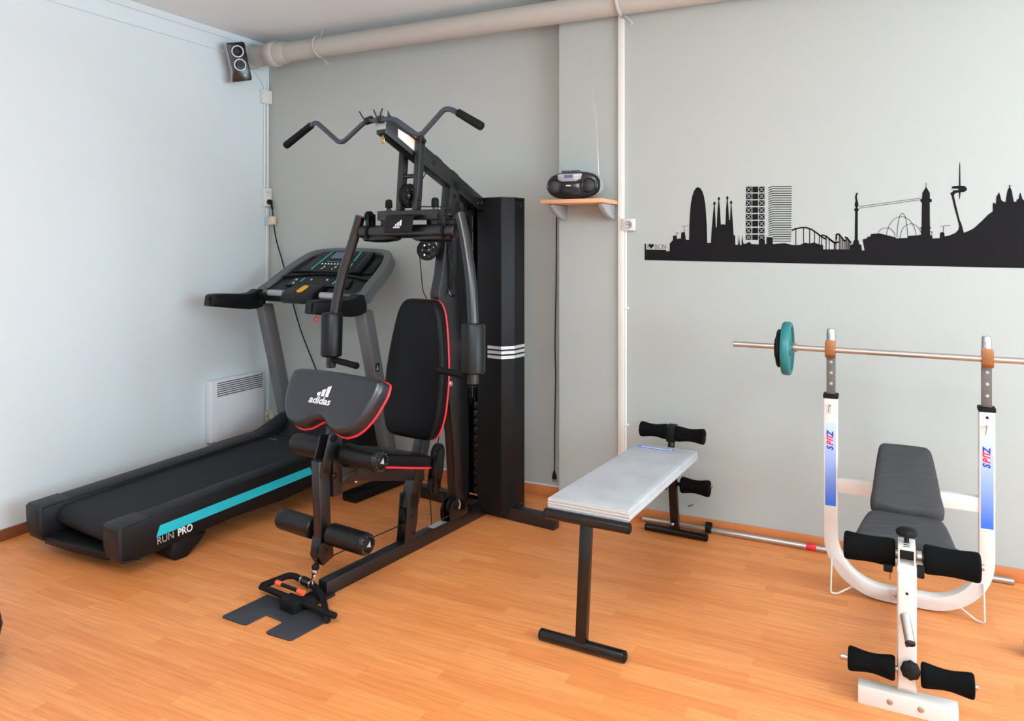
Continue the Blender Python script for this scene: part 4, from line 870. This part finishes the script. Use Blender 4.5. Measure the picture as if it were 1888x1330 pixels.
MB().tube([(-.39 + .016 * math.cos(k * PI / 10), 1.06, 1.165 - .016 * math.sin(k * PI / 10)) for k in range(11)], .003, 0, 8).build('clip_loop', M['black'], T)

# ------------------------------------------------------------------ sit-up bench
B = thing('situp_bench', 'black tubular sit-up bench with grey vinyl board', 'bench', (-1.0156, 2.6592, 0), -2)
GS = M['bmetal2']
def round_bar(name, p0, p1, r, m, parent):
    o = MB().cyl(p0, p1, r, 22).build(name, m, parent)
    d = (Vector(p1) - Vector(p0)).normalized()
    for p, s in ((p0, -1), (p1, 1)): MB().lathe([(0, r * .98), (.004, r * .98), (.008, r * .7), (.008, 0)], Vector(p) - d * s * .001, d * s, 18).build('end_plug', M['rubber'], o)
    return o
round_bar('front_foot', (-.170, .0, .022), (.170, 0, .022), .022, GS, B)
round_bar('top_bar', (-.172, .045, .480), (.172, .045, .480), .021, GS, B)
MB().beam((0, .0, .03), (0, .050, .475), .044, .036, (0, 1, 0)).build('front_leg', GS, B, .004)
MB().beam((0, .05, .468), (0, 1.15, .448), .044, .03).build('frame_rail', GS, B, .003)
round_bar('rear_foot', (-.158, 1.268, .020), (.164, 1.268, .020), .020, GS, B)
MB().beam((0, 1.272, .02), (0, 1.19, .46), .044, .034, (0, 1, 0)).build('rear_leg', GS, B, .004)
bolt(B, (-.006, 1.236, .07), (0, -1, 0), .009, .006, M['chrome'])
MB().cyl((0, 1.18, .44), (0, 1.215, .60), .018, 14).build('roller_post', GS, B)
bc = MB().box(-.024, .024, 1.175, 1.235, .515, .600).build('post_block', M['rubber'], B, .005)
def dogbone(name, x0, x1, y, z, r, parent, waist=.20):
    foam_roller(name, ((x0 + x1) / 2, y, z), x1 - x0, r, parent, M['foam'], r * waist)
MB().cyl((-.172, 1.20, .555), (.176, 1.20, .555), .010, 12).build('roller_axle', GS, B)
dogbone('foam_roller', -.168, -.020, 1.20, .562, .040, B); dogbone('foam_roller', .026, .172, 1.20, .558, .040, B)
MB().cyl((-.165, 1.235, .285), (.18, 1.235, .285), .011, 12).build('roller_axle', GS, B)
dogbone('foam_roller', -.172, -.035, 1.235, .285, .040, B); dogbone('foam_roller', .040, .190, 1.235, .285, .042, B)
MB().cyl((.190, 1.235, .300), (.206, 1.235, .302), .008, 12).build('axle_cap', M['chrome'], B)
# board
bo = [(-.168, .055), (.168, .055), (.160, 1.10), (.150, 1.125), (-.150, 1.125), (-.160, 1.10)]
zb = lambda v: .495 - .034 * (v - .06)
FB = lambda u, v, w: Vector((u, v, zb(v) + w))
pd = MB().cushion(bo, .046, FB, .008, .0).build('board_pad', M['greypad'], B)
mb = MB()
for k in range(3): mb.tube([FB(-.1685, .0545, .012 + k * .012), FB(.1685, .0545, .012 + k * .012)], .0022, 0, 6)
mb.tube([FB(.169, .055, .020), FB(.1615, 1.10, .020)], .0025, 0, 6)
mb.build('vinyl_fold', M['padside'], pd)
FL = frame(FB(0, 1.055, .0462), (1, 0, 0), (0, 1, -.034), (0, .034, 1))
lb = MB().box(-.135, .055, -.018, .020, .0, .0010, lambda v: FL @ v).build('blue_label', M['blue'], pd)
MB().box(-.115, .045, -.006, .008, .0010, .0014, lambda v: FL @ v).build('label_band', M['print'], lb)

# ------------------------------------------------------------------ weight bench with rack
R = thing('weight_bench', 'white weight bench with tall uprights and charcoal pads', 'bench', (0.08, 2.79, 0), -1)
W = M['wpaint']; x0 = .004
ff = MB().box(-.146, .146, -.025, .025, 0, .062).build('front_foot', W, R, .003)
for x in (-.05, .04): bolt(ff, (x, -.025, .032), (0, -1, 0), .010, .004, M['steel'])
MB().box(-.029, .029, .004, .060, .062, .475).build('front_post', W, R, .003)
MB().beam((0, .05, .40), (0, .80, .40), .05, .05).build('main_rail', W, R, .003)
MB().beam((0, .05, .10), (0, .80, .06), .04, .04).build('lower_rail', W, R, .003)
# lever in front of the post
lv = MB(); lv.prism([(-.030, .088), (.000, .088), (.000, .46), (-.030, .46)], -.026, .026, 'x'); lv = lv.build('leg_lever', W, R, .003)
for z in (.402, .232): MB().lathe([(0, .0048), (.0006, .0048)], (0, -.0302, z), (0, -1, 0), 12).build('bolt_hole', M['black'], lv)
pg = MB().cyl((-.006, -.028, .332), (.008, -.088, .272), .0150, 18).build('weight_peg', M['steel'], lv)
MB().lathe([(0, .0155), (.006, .0155), (.009, .013), (.005, .011), (.005, 0)], (.008, -.088, .272), (.15, -.70, -.69), 18).build('peg_cap', M['black'], pg)
def lobed_knob(p, ax, r, parent):
    ax = Vector(ax).normalized(); a = Vector((1, 0, 0)); b = ax.cross(a)
    mb = MB(); ring = []
    for t, k in ((0, .5), (.006, .96), (.018, 1.0), (.026, .8), (.030, .35)):
        ring.append([mb.bm.verts.new(Vector(p) + ax * t + (a * math.cos(2 * PI * i / 32) + b * math.sin(2 * PI * i / 32)) * r * k * (1 + .05 * math.cos(8 * 2 * PI * i / 32))) for i in range(32)])
    for A, Bq in zip(ring[:-1], ring[1:]):
        for i in range(32): mb._face([A[i], A[(i + 1) % 32], Bq[(i + 1) % 32], Bq[i]])
    mb._face(ring[0][::-1]); mb._face(ring[-1]); return mb.build('clamp_knob', M['rubber'], parent, 0, 60)
lobed_knob((.010, -.031, .160), (0, -1, .1), .029, lv)
# adjuster head on top of the post
hd = MB(); hd.box(-.026, .026, .01, .115, .528, .533); hd.box(-.026, .026, .01, .115, .475, .480); hd.box(-.026, -.021, .01, .115, .48, .528); hd.box(.021, .026, .01, .115, .48, .528); hd.box(-.021, .021, .06, .115, .48, .528)
hd = hd.build('adjuster_tube', W, R, .001)
MB().box(-.021, .021, .0595, .060, .48, .528).build('tube_mouth', M['black'], hd)
mb = MB()
for k in range(3): mb.box(-.010, .010, .03 + k * .018, .036 + k * .018, .5330, .5336)
mb.build('slot', M['black'], hd)
MB().cyl((0, .075, .533), (0, .075, .556), .008, 12).build('knob_stem', M['bmetal2'], R)
lobed_knob((0, .075, .553), (0, .0, 1), .032, R)
MB().cyl((-.185, .085, .487), (.225, .085, .487), .011, 12).build('roller_axle', M['steel'], R)
dogbone('foam_roller', -.195, -.034, .085, .487, .047, R, .08); dogbone('foam_roller', .050, .215, .085, .484, .048, R, .08)
MB().cyl((.029, .085, .487), (.048, .085, .487), .020, 16).build('axle_collar', M['steel'], R)
MB().cyl((-.20, -.012, .140), (.20, -.012, .140), .010, 12).build('roller_axle', M['steel'], R)
dogbone('foam_roller', -.177, -.034, -.012, .140, .039, R); dogbone('foam_roller', .040, .190, -.012, .140, .039, R)
MB().box(.030, .052, .02, .045, .438, .478).build('side_clamp', M['rubber'], R, .005)
MB().cyl((-.050, .03, .45), (-.050, .03, .415), .003, 8).build('pull_pin', M['brass'], R)
MB().box(-.070, -.042, .02, .04, .440, .465).build('side_clamp', M['rubber'], R, .005)
# rear frame: one bent U of square tube
ur, zt = .235, .86
cx = [(-.294 + 0, zt), (-.294, .30)]
def utube(off):
    pts = []
    a = .294 + off; zc = .250; r = .215 + off
    pts += [(-a, zt)]
    for k in range(13):
        an = math.radians(180 + 90 * k / 12); pts.append((-a + r + r * math.cos(an), zc + r * math.sin(an)))
    for k in range(13):
        an = math.radians(270 + 90 * k / 12); pts.append((a - r + r * math.cos(an), zc + r * math.sin(an)))
    pts.append((a, zt)); return [(p[0] + x0, p[1]) for p in pts]
uo, ui = utube(.028), utube(-.028)
MB().prism(uo + ui[::-1], .795, .850, 'y').build('rack_frame', W, R, .003)
cb = MB().box(-.268 + x0, .268 + x0, .800, .845, .445, .505).build('cross_tube', W, R, .003)
MB().beam((x0, .82, .07), (x0, .82, .45), .04, .04, (0, 1, 0)).build('rear_strut', W, R, .003)
pl_ = MB().box(-.05, -.018, .788, .795, .025, .075).build('joint_plate', W, R, .002); bolt(pl_, (-.035, .788, .045), (0, -1, 0), .009, .004, M['steel'])
for s in (-1, 1):
    # wire feet
    MB().tube([(s * .285, .790, .16), (s * .288, .775, .008), (s * .262, .785, .006), (s * .20, .815, .04)], .0038, .01, 8).build('wire_foot', W, R)
    c = MB().box(s * .294 + x0 - .031, s * .294 + x0 + .031, .792, .853, zt, zt + .018).build('tube_collar', M['rubber'], R, .003)
    p = MB().box(s * .294 + x0 - .018, s * .294 + x0 + .018, .806, .840, zt + .018, 1.085).build('inner_post', M['post'], R, .002)
    mb = MB()
    for k in range(3): mb.lathe([(0, .0065), (.0008, .0065)], (s * .294 + x0 + .002, .8058, .925 + k * .048), (0, -1, 0), 12)
    mb.build('post_hole', M['wall_b'], p)
    MB().lathe([(0, .019), (.075, .019), (.082, .015), (.082, 0)], (s * .294 + x0, .823, 1.085), (0, 0, 1), 20).build('post_tip', M['chrome'], p)
    k = MB(); xx = s * .294 + x0
    k.prism([(.806, 1.042), (.806, 1.118), (.799, 1.118), (.799, 1.066), (.788, 1.058), (.776, 1.062), (.768, 1.072), (.768, 1.112), (.761, 1.116), (.761, 1.058), (.772, 1.044)], xx - .021, xx + .021, 'x')
    k = k.build('bar_cradle', M['gold'], R, .002)
    # stickers
    mb = MB(); mb.box(xx - .022, xx + .022, .7943, .7948, .385, .752); st_ = mb.build('fade_sticker', M['fade'], R)
    for word, v, m in (('S', 0, 'bluetext'), ('P', .020, 'redtext'), ('I', .039, 'redtext'), ('T', .045, 'redtext'), ('Z', .060, 'bluetext')):
        text_mesh('lettering', word, .036, frame((xx + .010, .7940, .632 + v), (0, 0, 1), (-1, 0, 0), (0, -1, 0)), M[m], st_, .0013, .25, .9)
    q = MB().tube([(xx - .002, .794, .832 - .028 * (s > 0)), (xx - .001, .775, .828 - .028 * (s > 0)), (xx - .006, .768, .800 - .028 * (s > 0))], .0045, .012, 8).build('lock_pin', M['steel'], R)
    if s > 0: MB().lathe([(0, .006), (.0006, .006)], (xx, .7945, .838), (0, -1, 0), 12).build('pin_hole', M['black'], R)
# pads
so2 = [(-.178, .175), (.166, .175), (.158, .23), (.138, .44), (.118, .49), (.06, .50), (-.06, .50), (-.118, .49), (-.140, .44), (-.168, .23)]
so2 = smooth_outline(so2, 3)
FS = lambda u, v, w: Vector((u, v, .435 + .02 * (v - .17) + w))
MB().cushion(so2, .055, FS, .022, .006).build('seat_pad', M['cover'], R)
bo2 = smooth_outline([(-.120, .02), (-.118, .12), (-.104, .34), (-.092, .40), (-.05, .41), (.05, .41), (.092, .40), (.108, .34), (.126, .12), (.130, .02), (.06, .0), (-.06, .0)], 3)
o_, e_ = Vector((0, .505, .468)), Vector((0, .345, .150)).normalized(); n2 = Vector((0, -e_.z, e_.y))
FBk = lambda u, v, w: o_ + Vector((u, 0, 0)) + e_ * v + n2 * w
MB().cushion(bo2, .058, FBk, .024, .006).build('back_pad', M['cover'], R)
MB().beam((0, .48, .425), (0, .86, .585), .05, .03).build('back_support', W, R, .002)
# barbell across the rack
def rw(p, rz=-1):
    c, s = math.cos(math.radians(rz)), math.sin(math.radians(rz)); return (.08 + c * p[0] - s * p[1], 2.79 + s * p[0] + c * p[1], p[2])
BB = thing('barbell', 'long steel barbell resting across the white rack uprights', 'barbell', rw((0, .783, 1.078)), -1)
MB().cyl((-.708, 0, 0), (.90, 0, 0), .0125, 20).build('bar', M['steel'], BB)
MB().lathe([(0, .013), (.002, .020), (.018, .020), (.022, .013)], (-.446, 0, 0), (1, 0, 0), 20).build('collar', M['steel'], BB)
def plate_prof(w, r, rim, web):
    return [(-w / 2, .0122), (-w / 2 * web, .02), (-w / 2 * web, r - rim), (-w / 2, r - rim + .004), (-w / 2 * .9, r - .005), (-w / 4, r), (w / 4, r), (w / 2 * .9, r - .005), (w / 2, r - rim + .004), (w / 2 * web, r - rim), (w / 2 * web, .034), (w / 2, .03), (w / 2, .0122)]
t = thing('weight_disc', 'teal weight disc on the left end of the barbell', 'weight plate', rw((-.470, .783, 1.072)), -1)
MB().lathe(plate_prof(.040, .121, .022, .5), (0, 0, 0), (1, 0, 0), 56).build('disc', M['tealpl'], t)
t = thing('weight_disc', 'smaller black weight disc left of the teal disc on the barbell', 'weight plate', rw((-.502, .783, 1.071)), -1)
MB().lathe(plate_prof(.022, .086, .016, .5), (0, 0, 0), (1, 0, 0), 48).build('disc', M['rubber'], t)
MB().lathe([(-.002, .05), (.010, .046), (.012, .016)], (-.009, 0, 0), (-1, 0, 0), 32).build('hub', M['rubber'], t)
# barbell on the floor
t = thing('barbell', 'steel barbell with red band lying on the floor along the skirting', 'barbell', (0, 0, 0))
q0, q1 = Vector((-1.185, 4.048, .0155)), Vector((.545, 4.034, .0155)); dd = (q1 - q0).normalized()
MB().cyl(q0, q1, .0145, 20).build('bar', M['steel'], t)
MB().cyl(q0 + dd * .37, q1 - dd * .37, .0165, 20).build('grip_section', M['steel'], t).location.z = .0
MB().lathe([(-.016, .016), (-.014, .028), (.014, .028), (.016, .016)], q0 + dd * .365 + Vector((0, -.004, .013)), dd, 20).build('collar', M['rubber'], t)
MB().lathe([(-.024, .0168), (-.023, .0174), (.023, .0174), (.024, .0168)], q0 + dd * .875, dd, 20).build('red_band', M['redtext'], t)
# things cut by the frame edges
t = thing('medicine_ball', 'black round ball on the floor at the left edge of the photo', 'ball', (-3.0, 0, 0))
# ball: centre placed so that only its right rim shows at the picture's left edge
t.location = BALL
MB().lathe([(-.14 * math.cos(PI * i / 24), .14 * math.sin(PI * i / 24)) for i in range(25)], (0, 0, .14), (0, 0, 1), 48).build('ball_skin', M['leather'], t)
mb = MB()
mb.tube([(.1405 * math.cos(2 * PI * k / 48), .1405 * math.sin(2 * PI * k / 48), .14) for k in range(48)], .0015, 0, 6, True); mb.build('seam', M['black'], t)
t = thing('roller_end', 'dark round roller tip with grey ring just showing at the right edge', 'roller', RPOS)
MB().cyl((0, 0, .035), (.35, 0.0, .035), .034, 24).build('foam', M['rubber'], t)
MB().lathe([(-.006, .012), (-.005, .030), (.002, .034), (.004, .030)], (0, 0, .035), (1, 0, 0), 24).build('end_ring', M['silver'], t)

# ------------------------------------------------------------------ added fill lamps (unseen, hung to brighten the ceiling), daylight through windows
for i, (x, y) in enumerate(((-1.1, .1), (1.5, .1))):
    t = thing('fill_lamp', 'rectangular white fill lamp added out of view ' + ('over the left half of the room' if i == 0 else 'over the right half of the room'), 'lamp', (x, y, ZC), 0, 'added fill lamps')
    MB().box(-.62, .62, -.12, .12, -.36, -.32).build('fill_lamp_body', M['white'], t, .005)
    MB().box(-.59, .59, -.10, .10, -.368, -.358).build('diffuser', M['fillglow'], t)
    for s in (-.5, .5): MB().cyl((s, 0, -.33), (s, 0, 0), .006, 8).build('hanger', M['steel'], t)
def area(name, loc, rot, sx, sy, pw, col):
    l = bpy.data.lights.new(name, 'AREA'); l.shape = 'RECTANGLE'; l.size = sx; l.size_y = sy; l.energy = pw; l.color = col
    o = bpy.data.objects.new(name, l); COL.objects.link(o); o.location = loc; o.rotation_euler = rot; return o
area('daylight_right', (XR + .05, (WR[0] + WR[1]) / 2, (WR[2] + WR[3]) / 2), (0, math.radians(90), 0), WR[3] - WR[2], WR[1] - WR[0], LP['right'], (.72, .89, 1.0))
area('daylight_front', ((WF[0] + WF[1]) / 2, YF - .05, (WF[2] + WF[3]) / 2), (math.radians(90), 0, 0), WF[1] - WF[0], WF[3] - WF[2], LP['front'], (.78, .925, .98))
for x in (-1.1, 1.5):  # down and up light of the added lamps, fill only
    area('fill_downlight', (x, .1, ZC - .375), (0, 0, 0), 1.16, .2, LP['lamp'], (.96, .965, .95))
    area('fill_uplight', (x, .1, ZC - .315), (PI, 0, 0), 1.16, .2, LP['up'], (.90, .96, 1.0))
w = bpy.data.worlds.new('World'); S.world = w; w.use_nodes = True
w.node_tree.nodes['Background'].inputs[0].default_value = (.75, .88, 1.0, 1); w.node_tree.nodes['Background'].inputs[1].default_value = LP['world']

# ------------------------------------------------------------------ camera: level, 1.55 m, lens shifted down
c = bpy.data.cameras.new('camera'); co = bpy.data.objects.new('camera', c); COL.objects.link(co)
co.location = (0, 0, 1.55); co.rotation_euler = (math.radians(90), 0, math.radians(26.24))
c.sensor_fit = 'HORIZONTAL'; c.sensor_width = 36; c.lens = 36 * 1376 / 1888
c.shift_y = -(665 - 448) / 1888; c.clip_start = .05
S.camera = co
vs = S.view_settings; S.display_settings.display_device = 'sRGB'
vs.view_transform = 'Standard'; vs.look = 'None'; vs.gamma = 1; vs.use_curve_mapping = False; vs.exposure = LP['exp']
